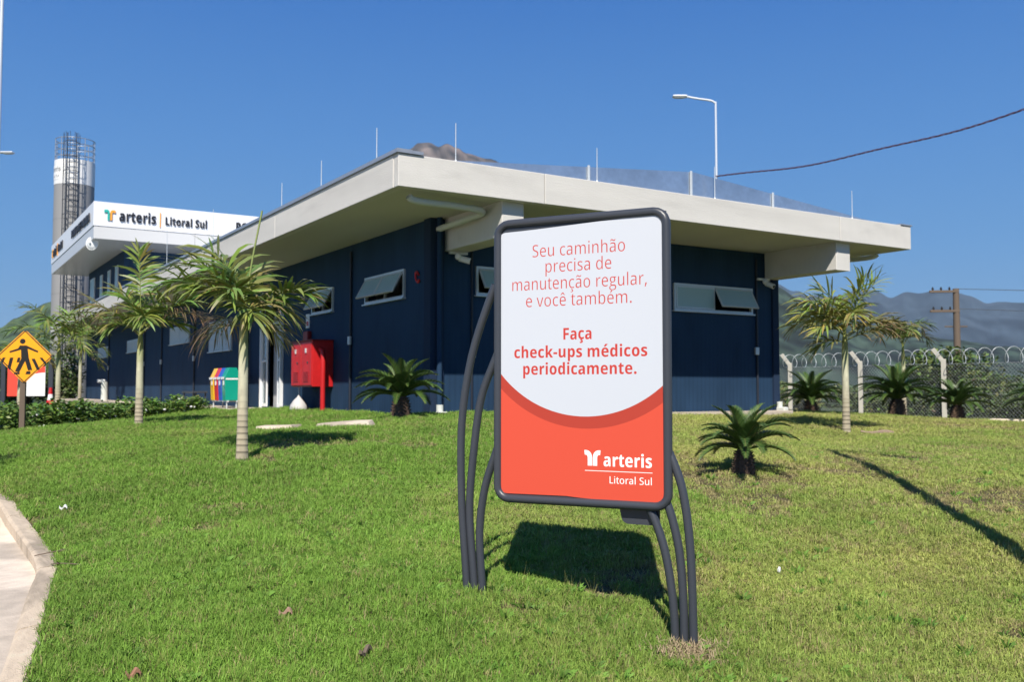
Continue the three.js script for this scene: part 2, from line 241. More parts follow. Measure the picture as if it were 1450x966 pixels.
// roof slab, fascia pieces with open joints
const RX0 = -1.66, RX1 = 10.28, RZ0 = 2.13, RZ1 = -40.2, FT = 3.88;
part('soffit', span(RX0 + .16, RX1 - .16, WH, WH + .2, RZ0 - .16, RZ1 + .16), M.soffit, bld);
const fr = [RX0, .92, 8.02, RX1];
for (let k = 0; k < 3; k++) part('fascia_panel', rbox(fr[k + 1] - fr[k] - .012, FT - WH + .012, .16, (fr[k] + fr[k + 1]) / 2, (FT + WH) / 2 - .006, RZ0 - .08, .012), M.fascia, bld);
const fl = [RZ0 - .163, -3.5, -10.7, -18, -25.3, -32.6, RZ1];
for (let k = 0; k < 6; k++) part('fascia_panel', rbox(.16, FT - WH + .012, fl[k] - fl[k + 1] - .014, RX0 + .08, (FT + WH) / 2 - .006, (fl[k] + fl[k + 1]) / 2, .012), M.fascia, bld);
part('fascia_panel', rbox(.16, FT - WH + .012, RZ0 - RZ1 - .33, RX1 - .08, (FT + WH) / 2 - .006, (RZ0 + RZ1) / 2, .012), M.fascia, bld);
part('coping', span(RX0 - .03, RX0 + .22, FT + .003, FT + .06, RZ0 + .03, RZ1), M.galv, bld);
part('coping', span(RX0 + .223, RX0 + .40, FT + .003, FT + .05, RZ0 + .03, RZ0 - .2), M.galv, bld); part('coping', span(RX1 - .35, RX1 + .02, FT + .003, FT + .03, RZ0 + .02, RZ0 - .2), M.galv, bld);
// low metal gable roof above the slab: corrugated sheets either side of a ridge
{
  const ridgeX = 4.31, ridgeY = 4.37, x0 = RX0 + .6, x1 = RX1 - .6, zf = 1.86, zb = -28.5;
  const sheet = (xa, ya, xb, yb) => { const n = 40, p = []; const zz = []; for (let i = 0; i <= n; i++) zz.push(lerp(zf, zb, i / n)); for (let i = 0; i < n; i++) { const up = i % 2 ? .02 : 0; p.push(xa, ya + up, zz[i], xb, yb + up, zz[i], xb, yb + .02 - up, zz[i + 1], xa, ya + up, zz[i], xb, yb + .02 - up, zz[i + 1], xa, ya + .02 - up, zz[i + 1]); } return soup(p); };
  part('roof_sheet', sheet(x0, FT + .03, ridgeX, ridgeY), M.roofing, bld); part('roof_sheet', sheet(ridgeX, ridgeY, x1, FT + .03), M.roofing, bld);
  const s = new THREE.Shape(); s.moveTo(x0, FT - .2); s.lineTo(x1, FT - .2); s.lineTo(x1, FT + .025); s.lineTo(ridgeX, ridgeY - .005); s.lineTo(x0, FT + .025); s.closePath();
  part('gable_sheet', new THREE.ExtrudeGeometry(s, { depth: .03, bevelEnabled: false }).translate(0, 0, zf + .01), M.roofing, bld);
  for (const x of [1.95, 4.25, 6.35]) { const yt = ridgeY - Math.abs(x - ridgeX) * .082; part('bracket', rbox(.045, yt - FT + .1, .02, x, (yt + FT - .08) / 2, zf + .06, .006), M.alu, bld); }
}
// beams under the eave
for (const [a, b] of [[.22, .63], [8.10, 8.52]]) {
  const s = new THREE.Shape(); s.moveTo(.052, 2.84); s.lineTo(1.95, 2.84); s.lineTo(1.95, WH - .002); s.lineTo(.052, WH - .002); s.closePath();
  part('eave_beam', new THREE.ExtrudeGeometry(s, { depth: b - a - .02, bevelEnabled: true, bevelSize: .01, bevelThickness: .01, bevelSegments: 1 }).rotateY(-Math.PI / 2).translate(b - .01, 0, 0), M.fascia, bld);
}
part('rainwater_pipe', tube([[-1.35, 3.32, 1.85], [-1.3, 3.28, 1.84], [-.5, 3.28, 1.72], [.02, 3.28, 1.62], [.1, 3.26, 1.55], [.06, 3.22, 1.2], [.08, 3.2, .08]], .055, 60, 10), M.pvc, bld);
part('rainwater_pipe', tube([[10.0, 3.34, 1.5], [9.98, 3.3, 1.45], [9.9, 3.29, .6], [9.8, 3.28, 0]], .05, 30, 10), M.pvc, bld);
part('downpipe', cyl(.05, .05, 3.5, .09, -.1, .11, 12), M.navy, bld);
for (const x of [.09, WX - .06]) part('pipe_shoe', [cyl(.062, .062, .16, x, .0, .13, 12), rbox(.14, .1, .24, x, -.005, .2, .03)], M.pvc, bld);
for (const z of [-10.6]) part('pipe_shoe', [cyl(.062, .062, .2, -.1, .0, z, 12), rbox(.24, .1, .14, -.17, 0, z, .03)], M.pvc, bld);
part('downpipe', cyl(.05, .05, 3.2, -.08, .15, -10.6, 12), M.navy, bld);
for (const s of [3.57, 16.5, 21.3, 24.4, 32.5]) { const c = part('conduit', cyl(.028, .028, 3.3, -.034, -.05, -s, 8), M.conduit, bld); part('junction_box', rbox(.05, .17, .1, -.055, 1.42, -s, .008), M.alu, c); }
{ const c = part('conduit', cyl(.024, .024, 3.3, 7.86, -.05, .03, 8), M.conduit, bld); part('junction_box', rbox(.1, .16, .05, 7.83, 1.25, .05, .008), M.alu, c); const d = part('conduit', cyl(.02, .02, 3.3, .78, -.05, .025, 8), M.conduit, bld); part('junction_box', rbox(.08, .14, .05, .8, 1.05, .04, .008), M.alu, d); }
// windows
function win(cx, cy, w, h, at, panes, open, glass, who = bld) {   // built facing +z, then set on its wall
  const f = .045, fr = part('window', [box(w, f, .07, 0, h / 2 - f / 2, 0), box(w, f, .07, 0, -h / 2 + f / 2, 0), box(f, h - 2 * f - .002, .068, -w / 2 + f / 2, 0, 0), box(f, h - 2 * f - .002, .068, w / 2 - f / 2, 0, 0), box(w + .06, .025, .12, 0, -h / 2 - .0145, .02)], M.alu, who);
  if (at === 'left') { fr.position.set(-.005, cy, -cx); fr.rotation.y = -Math.PI / 2; } else fr.position.set(cx, cy, .005);
  const iw = (w - 2 * f) / panes;
  for (let k = 0; k < panes; k++) {
    const px = -w / 2 + f + iw * (k + .5), o = Array.isArray(open) ? open[k] : open;
    if (k) part('mullion', box(.03, h - 2 * f - .004, .05, -w / 2 + f + iw * k, 0, -.012), M.alu, fr);
    const sash = part('sash', [box(iw - .01, .03, .03, 0, -.02, 0), box(iw - .01, .03, .03, 0, -h + 2 * f + .02, 0), box(.03, h - 2 * f - .075, .028, -iw / 2 + .02, -(h - 2 * f) / 2, 0), box(.03, h - 2 * f - .075, .028, iw / 2 - .02, -(h - 2 * f) / 2, 0)], M.alu, fr, px, h / 2 - f, .03);
    const gl = part('pane', box(iw - .05, h - 2 * f - .07, .006, 0, -(h - 2 * f) / 2, 0), glass, fr, px, h / 2 - f, .03); sash.rotation.x = gl.rotation.x = -o;
  }
  return fr;
}
leftWin.forEach(([a, b, c, d, o], i) => win((a + b) / 2, (c + d) / 2, b - a - .004, d - c - .004, 'left', 2, o ? .5 : 0, i < 2 ? M.glass : M.blind));
win(1.76, 2.36, 1.796, .516, 'right', 2, .55, M.glass); win(6.62, 2.32, 2.236, .556, 'right', 2, [0, .5], M.glass);
// glazed door, one leaf slid open
{
  const [a, b, c, d] = door, w = b - a - .006, h = d - c - .006, cx = (a + b) / 2, fr = part('door', [box(.07, h, .12, -w / 2 + .035, 0, 0), box(.07, h, .12, w / 2 - .035, 0, 0), box(w - .145, .07, .118, 0, h / 2 - .036, 0), box(w - .145, .05, .1, 0, h / 2 - .5, 0)], M.whiteMetal, bld);
  fr.position.set(-.02, (c + d) / 2, -cx); fr.rotation.y = -Math.PI / 2;
  for (const [x, ww] of [[-w / 2 + .26, .36], [w / 2 - .2, .24]]) { part('door_leaf', [box(.05, h - .6, .04, x - ww / 2, -.26, 0), box(.05, h - .6, .04, x + ww / 2, -.26, 0), box(ww - .052, .08, .038, x, -h / 2 + .08, 0), box(ww - .052, .05, .038, x, -.1, 0)], M.whiteMetal, fr); part('pane', box(ww - .052, h - .62, .008, x, -.26, 0), M.clear, fr); }
}
// lightning rods along the roof edge
for (const [x, z, h] of [[RX0 + .1, 1.14, .62], [RX0 + .1, -1.25, .6], [RX0 + .1, -3.4, .6], [RX0 + .1, -8.5, .9], [RX0 + .1, -13.5, 1.1], [-.65, RZ0 - .1, .62], [2.04, RZ0 - .1, .6], [4.72, RZ0 - .1, .62], [8.52, RZ0 - .1, .6], [8.9, -1.2, .5]]) part('lightning_rod', [cyl(.009, .006, h, x, FT - .01, z, 6), cyl(.025, .015, .05, x, FT - .01, z, 8)], M.alu, bld);
// raised end block with its sign canopy
const UZ0 = -29.26, UZ1 = -39.3, US = 6.5;
{
  const up = [[30.6, 31.3, 4.4, 6.0], [32.6, 33.3, 4.4, 6.0], [34.8, 35.5, 4.4, 6.0], [37.2, 38.6, 4.3, 6.1]];
  part('wall_panel', holed(-UZ0, -UZ1, FT - .4, US - .003, up, .2).rotateY(Math.PI / 2), M.navy, bld);
  part('wall_panel', span(.205, WX, FT - .4, US - .003, UZ0 - .2, UZ0), M.navy, bld); part('wall_panel', span(WX - .2, WX, FT - .4, US - .003, UZ0 - .205, UZ1), M.navy, bld); part('wall_panel', span(.205, WX - .205, FT - .4, US - .003, UZ1 + .2, UZ1), M.navy, bld);
  for (const [a, b, c, d] of up) win((a + b) / 2, (c + d) / 2, b - a - .004, d - c - .004, 'left', 1, 0, M.glass);
  const CX0 = -1.66, CX1 = 10.28, CZ0 = -26.4, CZ1 = -40.6;
  part('canopy_soffit', span(CX0 + .06, CX1 - .06, US, US + .12, CZ0 - .06, CZ1 + .06), std(lin(.55, .56, .57), .25, { metalness: .2 }), bld);
  const low = [CX0, 2.3, 6.3, CX1]; for (let k = 0; k < 3; k++) part('canopy_panel', rbox(low[k + 1] - low[k] - .01, .5, .06, (low[k] + low[k + 1]) / 2, US + .245, CZ0 - .03, .006), M.bandLow, bld);
  const lowz = [CZ0 - .063, -31.2, -36, CZ1]; for (let k = 0; k < 3; k++) part('canopy_panel', rbox(.06, .5, lowz[k] - lowz[k + 1] - .01, CX0 + .03, US + .245, (lowz[k] + lowz[k + 1]) / 2, .006), M.bandLow, bld);
  part('canopy_panel', span(CX1 - .06, CX1, US, 7.98, CZ0 - .08, CZ1), M.bandWhite, bld); part('canopy_roof', span(CX0 + .1, CX1 - .07, 7.6, 7.7, CZ0 - .1, CZ1 + .1), M.galv, bld);
  const front = part('sign_band', rbox(CX1 - CX0 + .06, .99, .08, (CX0 + CX1) / 2, 7.505, CZ0 - .015, .008), M.bandWhite, bld);
  const side = part('sign_band', rbox(.08, .99, CZ0 - CZ1 - .06, CX0 + .015, 7.505, (CZ0 + CZ1) / 2 - .03, .008), M.bandWhite, bld);
  const teal = std(lin(.02, .42, .36), .5), orange = std(lin(.85, .36, .04), .5);
  const hook = (flip) => { const s = new THREE.Shape(); const X = (x) => flip ? .44 - x : x; s.moveTo(X(.24), 0); s.lineTo(X(.24), .36); s.quadraticCurveTo(X(.24), .44, X(.13), .42); s.lineTo(X(0), .39); s.lineTo(X(0), .53); s.quadraticCurveTo(X(.38), .62, X(.38), .36); s.lineTo(X(.38), 0); s.closePath(); return new THREE.ExtrudeGeometry(s, { depth: .05, bevelEnabled: false }); };
  const word = (parent, txt, size, x, y, place, width) => { let cur = 0, squeeze = width / [...txt].reduce((s, ch) => s + font.data.glyphs[ch].ha * size / font.data.resolution, 0); const gs = []; for (const ch of txt) { const adv = font.data.glyphs[ch] ? font.data.glyphs[ch].ha * size / font.data.resolution : size * .3; if (ch !== ' ') { const g = new TextGeometry(ch, { font, size, depth: .05, curveSegments: 4, bevelEnabled: false }); const m = part('letter', g.scale(squeeze, 1, 1), M.letter, parent); place(m, x + cur * squeeze, y); } cur += adv; } return cur * squeeze; };
  const pf = (m, x, y) => m.position.set(x, y, CZ0 + .03), ps = (m, s, y) => { m.position.set(CX0 - .03, y, CZ1 + s); m.rotation.y = -Math.PI / 2; };
  let a = part('logo_mark', hook(false), teal, front), b = part('logo_mark', hook(true), orange, front); pf(a, -1.29, 7.27); pf(b, -1.10, 7.27); a.scale.set(.52, .76, 1); b.scale.set(.52, .76, 1);
  word(front, 'arteris', .43, -.74, 7.27, pf, 1.46); pf(part('divider', box(.035, .62, .04, 0, .12, .02), orange, front), .87, 7.34); word(front, 'Litoral Sul', .33, 1.05, 7.28, pf, 1.75); word(front, 'PONTO', .36, 3.98, 7.30, pf, 1.45);
  a = part('logo_mark', hook(false), teal, side); b = part('logo_mark', hook(true), orange, side); ps(a, .6, 7.27); ps(b, .80, 7.27); a.scale.set(.52, .76, 1); b.scale.set(.52, .76, 1);
  word(side, 'arteris', .43, 1.15, 7.27, ps, 1.46); ps(part('divider', box(.035, .62, .04, 0, .12, .02), orange, side), 2.85, 7.34); word(side, 'Litoral Sul', .34, 3.05, 7.32, ps, 1.75);
  word(side, 'PONTO DE PARADA', .36, 8.0, 7.30, ps, 5.4);
  // fixings for the letters need the bands' own frames
  for (const band of [front, side]) for (const ch of band.children) ch.updateMatrix();
}
// fittings on the walls
function wallCam(x, label, turn) {
  const c = thing('security_camera', label, 'camera', toWorld(x, 2.74, .04).toArray(), TH, 'cameras under the eave');
  part('bracket', [rbox(.36, .05, .05, 0, .07, .06, .01), cyl(.02, .02, .1, 0, -.02, .08, 8)], M.whiteMetal, c); const b = part('housing', [new THREE.CylinderGeometry(.055, .055, .2, 14).rotateX(Math.PI / 2), new THREE.SphereGeometry(.06, 12, 8).translate(-.02, .03, -.12)], M.white, c, .05, -.06, .2); b.rotation.set(.45, turn, 0); part('lens', new THREE.CylinderGeometry(.035, .035, .01, 12).rotateX(Math.PI / 2).translate(0, 0, .103), M.dark, b);
}
wallCam(.46, 'white bullet camera under the eave beam left of the big sign', .9); wallCam(8.0, 'white camera under the eave beam above the right hand window', .2);
{ // red fire loop and alarm
  single('red_wall_ring', 'small red loop hanging on the shaded wall near the building corner', 'ring', new THREE.TorusGeometry(.075, .02, 8, 20, 5.4).scale(.8, 1.35, 1).rotateZ(.5), M.red, toWorld(-.03, 2.42, -.52).toArray(), TH - Math.PI / 2);
  const al = thing('fire_alarm', 'dark red fire alarm box with a small sign plate above the red cabinet', 'alarm', toWorld(0, 0, 0).toArray(), TH);
  part('alarm_box', rbox(.1, .24, .3, -.055, 1.62, -6.05, .02), M.redDark, al); part('sign_plate', rbox(.012, .32, .22, -.01, 1.98, -6.15, .003), M.white, al); part('sign_mark', box(.004, .1, .14, -.019, 1.92, -6.15), M.red, al);
}

// ---------------------------------------------------------------- hydrant cabinet, sack, bins, bench
{
  const c = thing('hydrant_cabinet', 'red metal hydrant cabinet with louvred doors on the navy wall beside the entrance', 'cabinet', toWorld(0, 0, 0).toArray(), TH);
  part('body', rbox(.46, .98, 1.3, -.235, .97, -5.22, .012), M.red, c); part('pipe', [tube([[-.3, -.3, -4.40], [-.3, .4, -4.40], [-.3, 1.12, -4.40], [-.3, 1.24, -4.44], [-.3, 1.27, -4.58]], .052, 30, 12)], M.red, c);
  for (const z of [-4.9, -5.54]) { const d = part('door', rbox(.02, .92, .62, -.476, .97, z, .006), M.red, c); part('handle', rbox(.03, .1, .05, -.5, 1.25, z, .008), M.alu, d); part('handle', rbox(.02, .04, .04, -.497, 1.0, z + .1, .006), M.steel, d); for (let k = 0; k < 6; k++) part('louvre', box(.014, .012, .3, -.493, .60 + k * .04, z), M.red, d); }
  part('roof_plate', rbox(.5, .02, 1.36, -.25, 1.472, -5.22, .004), M.redDark, c);
  const s = thing('cement_sack', 'pale grey bag hanging by a cord below the red cabinet', 'bag', toWorld(-.35, -.1, -5.72).toArray(), TH);
  const g = new THREE.LatheGeometry([[0, 0], [.16, 0], [.2, .05], [.19, .17], [.12, .28], [.04, .36], [.015, .4], [0, .41]].map((p) => new THREE.Vector2(...p)), 10); part('bag', g.scale(1, 1, 1.1), std(lin(.55, .53, .52), .7), s); part('cord', cyl(.014, .014, .35, 0, .38, 0, 6), M.alu, s);
}
{
  const rack = thing('bin_rack', 'white metal frame carrying the four recycling bins by the entrance', 'rack', toWorld(-.8, -.07, -10.03).toArray(), TH);
  for (const z of [-.62, .62]) for (const x of [-.12, .12]) part('leg', cyl(.018, .018, .38, x, 0, z, 8), M.alu, rack); part('rail', [box(.05, .04, 1.45, -.12, .2, 0), box(.05, .04, 1.45, .12, .2, 0)], M.alu, rack);
  const hues = [['green', lin(.0, .30, .21), 'nearest the entrance door'], ['blue', lin(.02, .09, .46), 'between the green and the red bin'], ['red', lin(.62, .012, .02), 'between the blue and the yellow bin'], ['yellow', lin(.85, .50, .01), 'at the far end of the row']];
  hues.forEach(([n, col, where], i) => {
    const b = thing('recycling_bin', n + ' recycling bin with peaked lid, ' + where, 'bin', toWorld(-.8, .16, -9.47 - i * .37).toArray(), TH, 'recycling bins in a row'), m = phys(col, .4, { clearcoat: .3 });
    const s = new THREE.Shape(); s.moveTo(-.16, 0); s.lineTo(.16, 0); s.lineTo(.19, .54); s.lineTo(-.19, .54); s.closePath(); part('body', new THREE.ExtrudeGeometry(s, { depth: .28, bevelEnabled: true, bevelSize: .012, bevelThickness: .012, bevelSegments: 2 }).translate(0, 0, -.14), m, b);
    const l = new THREE.Shape(); l.moveTo(-.2, .56); l.lineTo(.2, .56); l.lineTo(.09, .80); l.lineTo(-.09, .80); l.closePath(); part('lid', new THREE.ExtrudeGeometry(l, { depth: .28, bevelEnabled: true, bevelSize: .012, bevelThickness: .012, bevelSegments: 2 }).translate(0, 0, -.14), m, b);
    part('label_plate', [box(.012, .06, .27, -.222, .55, 0), box(.012, .13, .08, -.205, .44, .04)], M.white, b);
    if (!i) part('strap', box(.36, .04, .006, 0, .53, .157), M.white, b);
  });
  const be = thing('bench', 'low black bench by the wall behind the hedge', 'bench', toWorld(-.7, -.07, -13.6).toArray(), TH); part('seat', rbox(.42, .05, 1.3, 0, .42, 0, .01), M.steel, be); for (const z of [-.55, .55]) for (const x of [-.17, .17]) part('leg', box(.04, .41, .04, x, .2, z), M.steel, be);
}

// ---------------------------------------------------------------- the big sign in front
{
  const y0 = 1.477, W = 1.14, H = 1.75, s = thing('advice_sign', 'large portrait sign in a grey tube frame with curved legs on the lawn', 'sign', [-.11, y0, -5.93], THREE.MathUtils.degToRad(-26.6));
  const r = .0262, R = .1, rr = [[R, 0], [W - R, 0], [W, R], [W, H - R], [W - R, H], [R, H], [0, H - R], [0, R]];
  const path = new THREE.CurvePath(), p3 = (u, v) => V(clamp(u, r, W - r), -clamp(v, r, H - r), 0);
  const arc = (cx, cy, a0) => { for (let k = 0; k < 6; k++) { const a = a0 + k / 6 * Math.PI / 2, b = a0 + (k + 1) / 6 * Math.PI / 2, q = R - r; path.add(new THREE.LineCurve3(V(cx + q * Math.cos(a), -(cy + q * Math.sin(a)), 0), V(cx + q * Math.cos(b), -(cy + q * Math.sin(b)), 0))); } };
  path.add(new THREE.LineCurve3(p3(R, 0), p3(W - R, 0))); arc(W - R, R, -Math.PI / 2); path.add(new THREE.LineCurve3(p3(W, R), p3(W, H - R))); arc(W - R, H - R, 0); path.add(new THREE.LineCurve3(p3(W - R, H), p3(R, H))); arc(R, H - R, Math.PI / 2); path.add(new THREE.LineCurve3(p3(0, H - R), p3(0, R))); arc(R, R, Math.PI);
  part('frame', new THREE.TubeGeometry(path, 220, r, 14, true), M.steel, s);
  // printed face: rounded sheet, slightly wavy edge, flat print
  const cw = 1024, chh = Math.round(cw * 1.66 / 1.072), cv = document.createElement('canvas'); cv.width = cw; cv.height = chh; const c = cv.getContext('2d');
  const I0 = .034, J0 = .046, IW = 1.072, IH = 1.66, PX = cw / IW, X = (u) => (u - I0) * PX, Y = (v) => (v - J0) * PX;
  c.fillStyle = '#d54e37'; c.fillRect(0, 0, cw, chh);
  const disc = (pts, fill) => { const [[x1, y1], [x2, y2], [x3, y3]] = pts, d = 2 * (x1 * (y2 - y3) + x2 * (y3 - y1) + x3 * (y1 - y2)), s1 = x1 * x1 + y1 * y1, s2 = x2 * x2 + y2 * y2, s3 = x3 * x3 + y3 * y3, ux = (s1 * (y2 - y3) + s2 * (y3 - y1) + s3 * (y1 - y2)) / d, uy = (s1 * (x3 - x2) + s2 * (x1 - x3) + s3 * (x2 - x1)) / d, q = Math.hypot(x1 - ux, y1 - uy); c.fillStyle = fill; c.beginPath(); c.arc(X(ux), Y(uy), q * PX, 0, Math.PI * 2); c.fill(); c.beginPath(); c.rect(0, 0, cw, Y(Math.min(y1, y3))); c.fill(); return [ux, uy, q]; };
  disc([[.03, 1.028], [.64, 1.288], [1.11, 1.115]], '#b13c2b'); disc([[.03, .935], [.64, 1.216], [1.11, 1.015]], '#c6cad2'); c.fillStyle = '#c6cad2'; c.fillRect(0, 0, cw, Y(.93));
  const text = (t, u0, u1, v, size, weight, fill, thin = 0) => { c.save(); c.font = weight + ' ' + Math.round(size * PX) + 'px sans-serif'; c.textBaseline = 'alphabetic'; const w = c.measureText(t).width, k = (u1 - u0) * PX / w; c.translate(X(u0), Y(v)); c.scale(k, 1); c.fillStyle = fill; c.fillText(t, 0, 0); if (thin) { c.lineWidth = thin; c.strokeStyle = '#c6cad2'; c.lineJoin = 'round'; c.strokeText(t, 0, 0); } c.restore(); };
  const rd = '#c23c32';
  text('Seu caminhão', .262, .872, .246, .105, '', rd, 1.7); text('precisa de', .346, .786, .344, .105, '', rd, 1.7); text('manutenção regular,', .12, 1.005, .448, .105, '', rd, 1.7); text('e você também.', .217, .913, .552, .105, '', rd, 1.7);
  text('Faça', .464, .66, .757, .098, 'bold', rd); text('check-ups médicos', .138, 1.002, .864, .098, 'bold', rd); text('periodicamente.', .196, .938, .966, .098, 'bold', rd);
  const wh = '#fff6f4'; c.strokeStyle = wh; c.lineWidth = .028 * PX; c.lineCap = 'butt';
  for (const [sx, o] of [[1, .606], [-1, .706]]) { c.beginPath(); c.moveTo(X(o), Y(1.428)); c.quadraticCurveTo(X(o + sx * .034), Y(1.424), X(o + sx * .034), Y(1.462)); c.lineTo(X(o + sx * .034), Y(1.505)); c.stroke(); }
  text('arteris', .722, 1.024, 1.505, .104, 'bold', wh); c.fillStyle = wh; c.fillRect(X(.608), Y(1.532), .416 * PX, .004 * PX); text('Litoral Sul', .757, 1.024, 1.604, .058, '', wh);
  const tx = new THREE.CanvasTexture(cv); tx.colorSpace = THREE.SRGBColorSpace; tx.anisotropy = 8;
  const sh = new THREE.Shape(), q = .065, a0 = I0, b0 = -J0, a1 = I0 + IW, b1 = -J0 - IH; sh.moveTo(a0 + q * .7, b0 - .034); sh.bezierCurveTo(a0 + .35, b0 - .03, a0 + .55, b0 - .012, a1 - q, b0); sh.quadraticCurveTo(a1, b0, a1, b0 - q); sh.lineTo(a1 - .003, b0 - .8); sh.lineTo(a1, b1 + q); sh.quadraticCurveTo(a1, b1, a1 - q, b1); sh.bezierCurveTo(a1 - .4, b1 + .006, a0 + .6, b1 + .004, a0 + .45, b1 + .016); sh.lineTo(a0 + q, b1 + .013); sh.quadraticCurveTo(a0 + .008, b1 + .013, a0 + .006, b1 + q); sh.lineTo(a0 + .004, b1 + .7); sh.lineTo(a0 + .004, b0 - .1); sh.quadraticCurveTo(a0, b0 - .04, a0 + q * .7, b0 - .034);
  const face = new THREE.ShapeGeometry(sh, 8), uv = face.attributes.uv, fp = face.attributes.position; for (let i = 0; i < uv.count; i++) uv.setXY(i, (fp.getX(i) - I0) / IW, 1 - (-fp.getY(i) - J0) / IH);
  part('back_plate', rbox(W - .05, H - .05, .012, W / 2, -H / 2, -.004, .005), M.steel, s);
  part('printed_sheet', face.translate(0, 0, .007), phys(0xffffff, .42, { map: tx }), s);
  const legs = [[[.0, .40], [-.03, .468], [-.163, .831], [-.235, 1.234], [-.239, 1.724], [-.199, 2.32], [-.196, 2.65]], [[.03, .80], [-.01, .886], [-.098, 1.099], [-.155, 1.455], [-.183, 1.809], [-.147, 2.315], [-.146, 2.65]], [[.02, 1.40], [-.008, 1.471], [-.076, 1.671], [-.113, 1.936], [-.095, 2.308], [-.094, 2.65]], [[1.115, 1.41], [1.145, 1.476], [1.192, 1.62], [1.232, 1.916], [1.249, 2.439], [1.25, 2.75]], [[1.10, 1.70], [1.122, 1.759], [1.169, 1.961], [1.191, 2.232], [1.195, 2.446], [1.196, 2.75]], [[.985, 1.725], [1.01, 1.767], [1.078, 1.948], [1.124, 2.2], [1.14, 2.414], [1.142, 2.75]]];
  legs.forEach((l, i) => part('leg', tube(l.map(([u, v], k) => [u, -v, -.012 - .004 * (i % 3)]), .0245, 40, 12), M.steel, s));
  const pl = new THREE.Shape(); pl.moveTo(.80, -1.72); pl.lineTo(1.05, -1.72); pl.lineTo(1.05, -1.838); pl.lineTo(.87, -1.838); pl.quadraticCurveTo(.82, -1.838, .815, -1.79); pl.closePath(); part('foot_plate', new THREE.ExtrudeGeometry(pl, { depth: .006, bevelEnabled: false }).translate(0, 0, -.045), M.steel, s);
}

// ---------------------------------------------------------------- crossing sign and the sign beyond it
{
  const s = thing('crossing_sign', 'yellow diamond pedestrian crossing sign on a dark post at the left edge', 'sign', [-8.2, -.33, -15.95], .12);
  part('post', rbox(.09, 1.9, .06, 0, .45, -.04, .01), M.wood, s);
  const D = .455, q = .05, sh = new THREE.Shape(); sh.moveTo(q, D - q); sh.lineTo(D - q, q); sh.quadraticCurveTo(D, 0, D - q, -q); sh.lineTo(q, -D + q); sh.quadraticCurveTo(0, -D, -q, -D + q); sh.lineTo(-D + q, -q); sh.quadraticCurveTo(-D, 0, -D + q, q); sh.lineTo(-q, D - q); sh.quadraticCurveTo(0, D, q, D - q);
  const cv = document.createElement('canvas'); cv.width = cv.height = 512; const c = cv.getContext('2d'), K = (v) => 256 + v * 256, ink = '#16130f';
  c.fillStyle = '#f7a307'; c.fillRect(0, 0, 512, 512); c.strokeStyle = ink; c.lineWidth = 9; c.beginPath(); c.moveTo(256, 16); c.lineTo(496, 256); c.lineTo(256, 496); c.lineTo(16, 256); c.closePath(); c.stroke();
  c.fillStyle = ink; const poly = (p) => { c.beginPath(); p.forEach(([x, y], i) => i ? c.lineTo(K(x), K(y)) : c.moveTo(K(x), K(y))); c.closePath(); c.fill(); };
  c.beginPath(); c.arc(K(-.08), K(-.56), 25, 0, 7); c.fill();
  poly([[-.17, -.41], [.05, -.41], [.48, -.2], [.46, -.14], [.10, -.29], [.15, .06], [.28, .5], [.13, .52], [.02, .17], [-.17, .58], [-.33, .55], [-.12, .08], [-.13, -.25], [-.52, -.13], [-.54, -.19], [-.24, -.3]]); poly([[-.34, .58], [-.16, .58], [-.16, .66], [-.36, .66]]); poly([[.08, .54], [.22, .54], [.22, .66], [.04, .66]]);
  for (const [x, w, sk, y0, y1] of [[-.82, .1, .06, .04, .3], [-.56, .12, .05, .04, .5], [-.26, .1, .02, .04, .22], [.34, .12, -.1, .08, .5], [.62, .1, -.1, .04, .3]]) poly([[x + sk, y0], [x + w + sk, y0], [x + w - sk, y1], [x - sk, y1]]);
  const tx = new THREE.CanvasTexture(cv); tx.colorSpace = THREE.SRGBColorSpace; const g = new THREE.ShapeGeometry(sh, 6), uv = g.attributes.uv, fp = g.attributes.position; for (let i = 0; i < uv.count; i++) uv.setXY(i, fp.getX(i) / D / 2 + .5, fp.getY(i) / D / 2 + .5);
  const pl = part('plate', new THREE.ExtrudeGeometry(sh, { depth: .006, bevelEnabled: false }), M.galv, s, .03, 1.305, 0); part('printed_face', g.translate(0, 0, .009), phys(0xffffff, .45, { map: tx }), pl);
  const b = thing('roadside_panel', 'small red and white panel between two dark posts far behind the crossing sign', 'sign', [-16.3, -.3, -32], .1);
  for (const x of [-.75, .78]) part('post', rbox(.16, 2.0, .1, x, .9, 0, .02), M.steel, b); const p = part('panel', rbox(1.2, 1.0, .03, .02, 1.0, .06, .008), M.white, b);
  part('red_print', [box(.42, 1.0, .006, -.38, 1.0, .08), new THREE.ShapeGeometry((() => { const t = new THREE.Shape(); t.moveTo(-.16, 1.5); t.lineTo(.61, 1.5); t.lineTo(.61, 1.3); t.quadraticCurveTo(.2, 1.28, -.16, 1.1); t.closePath(); return t; })()).translate(0, 0, .081)], std(lin(.8, .07, .04), .5), p);
}

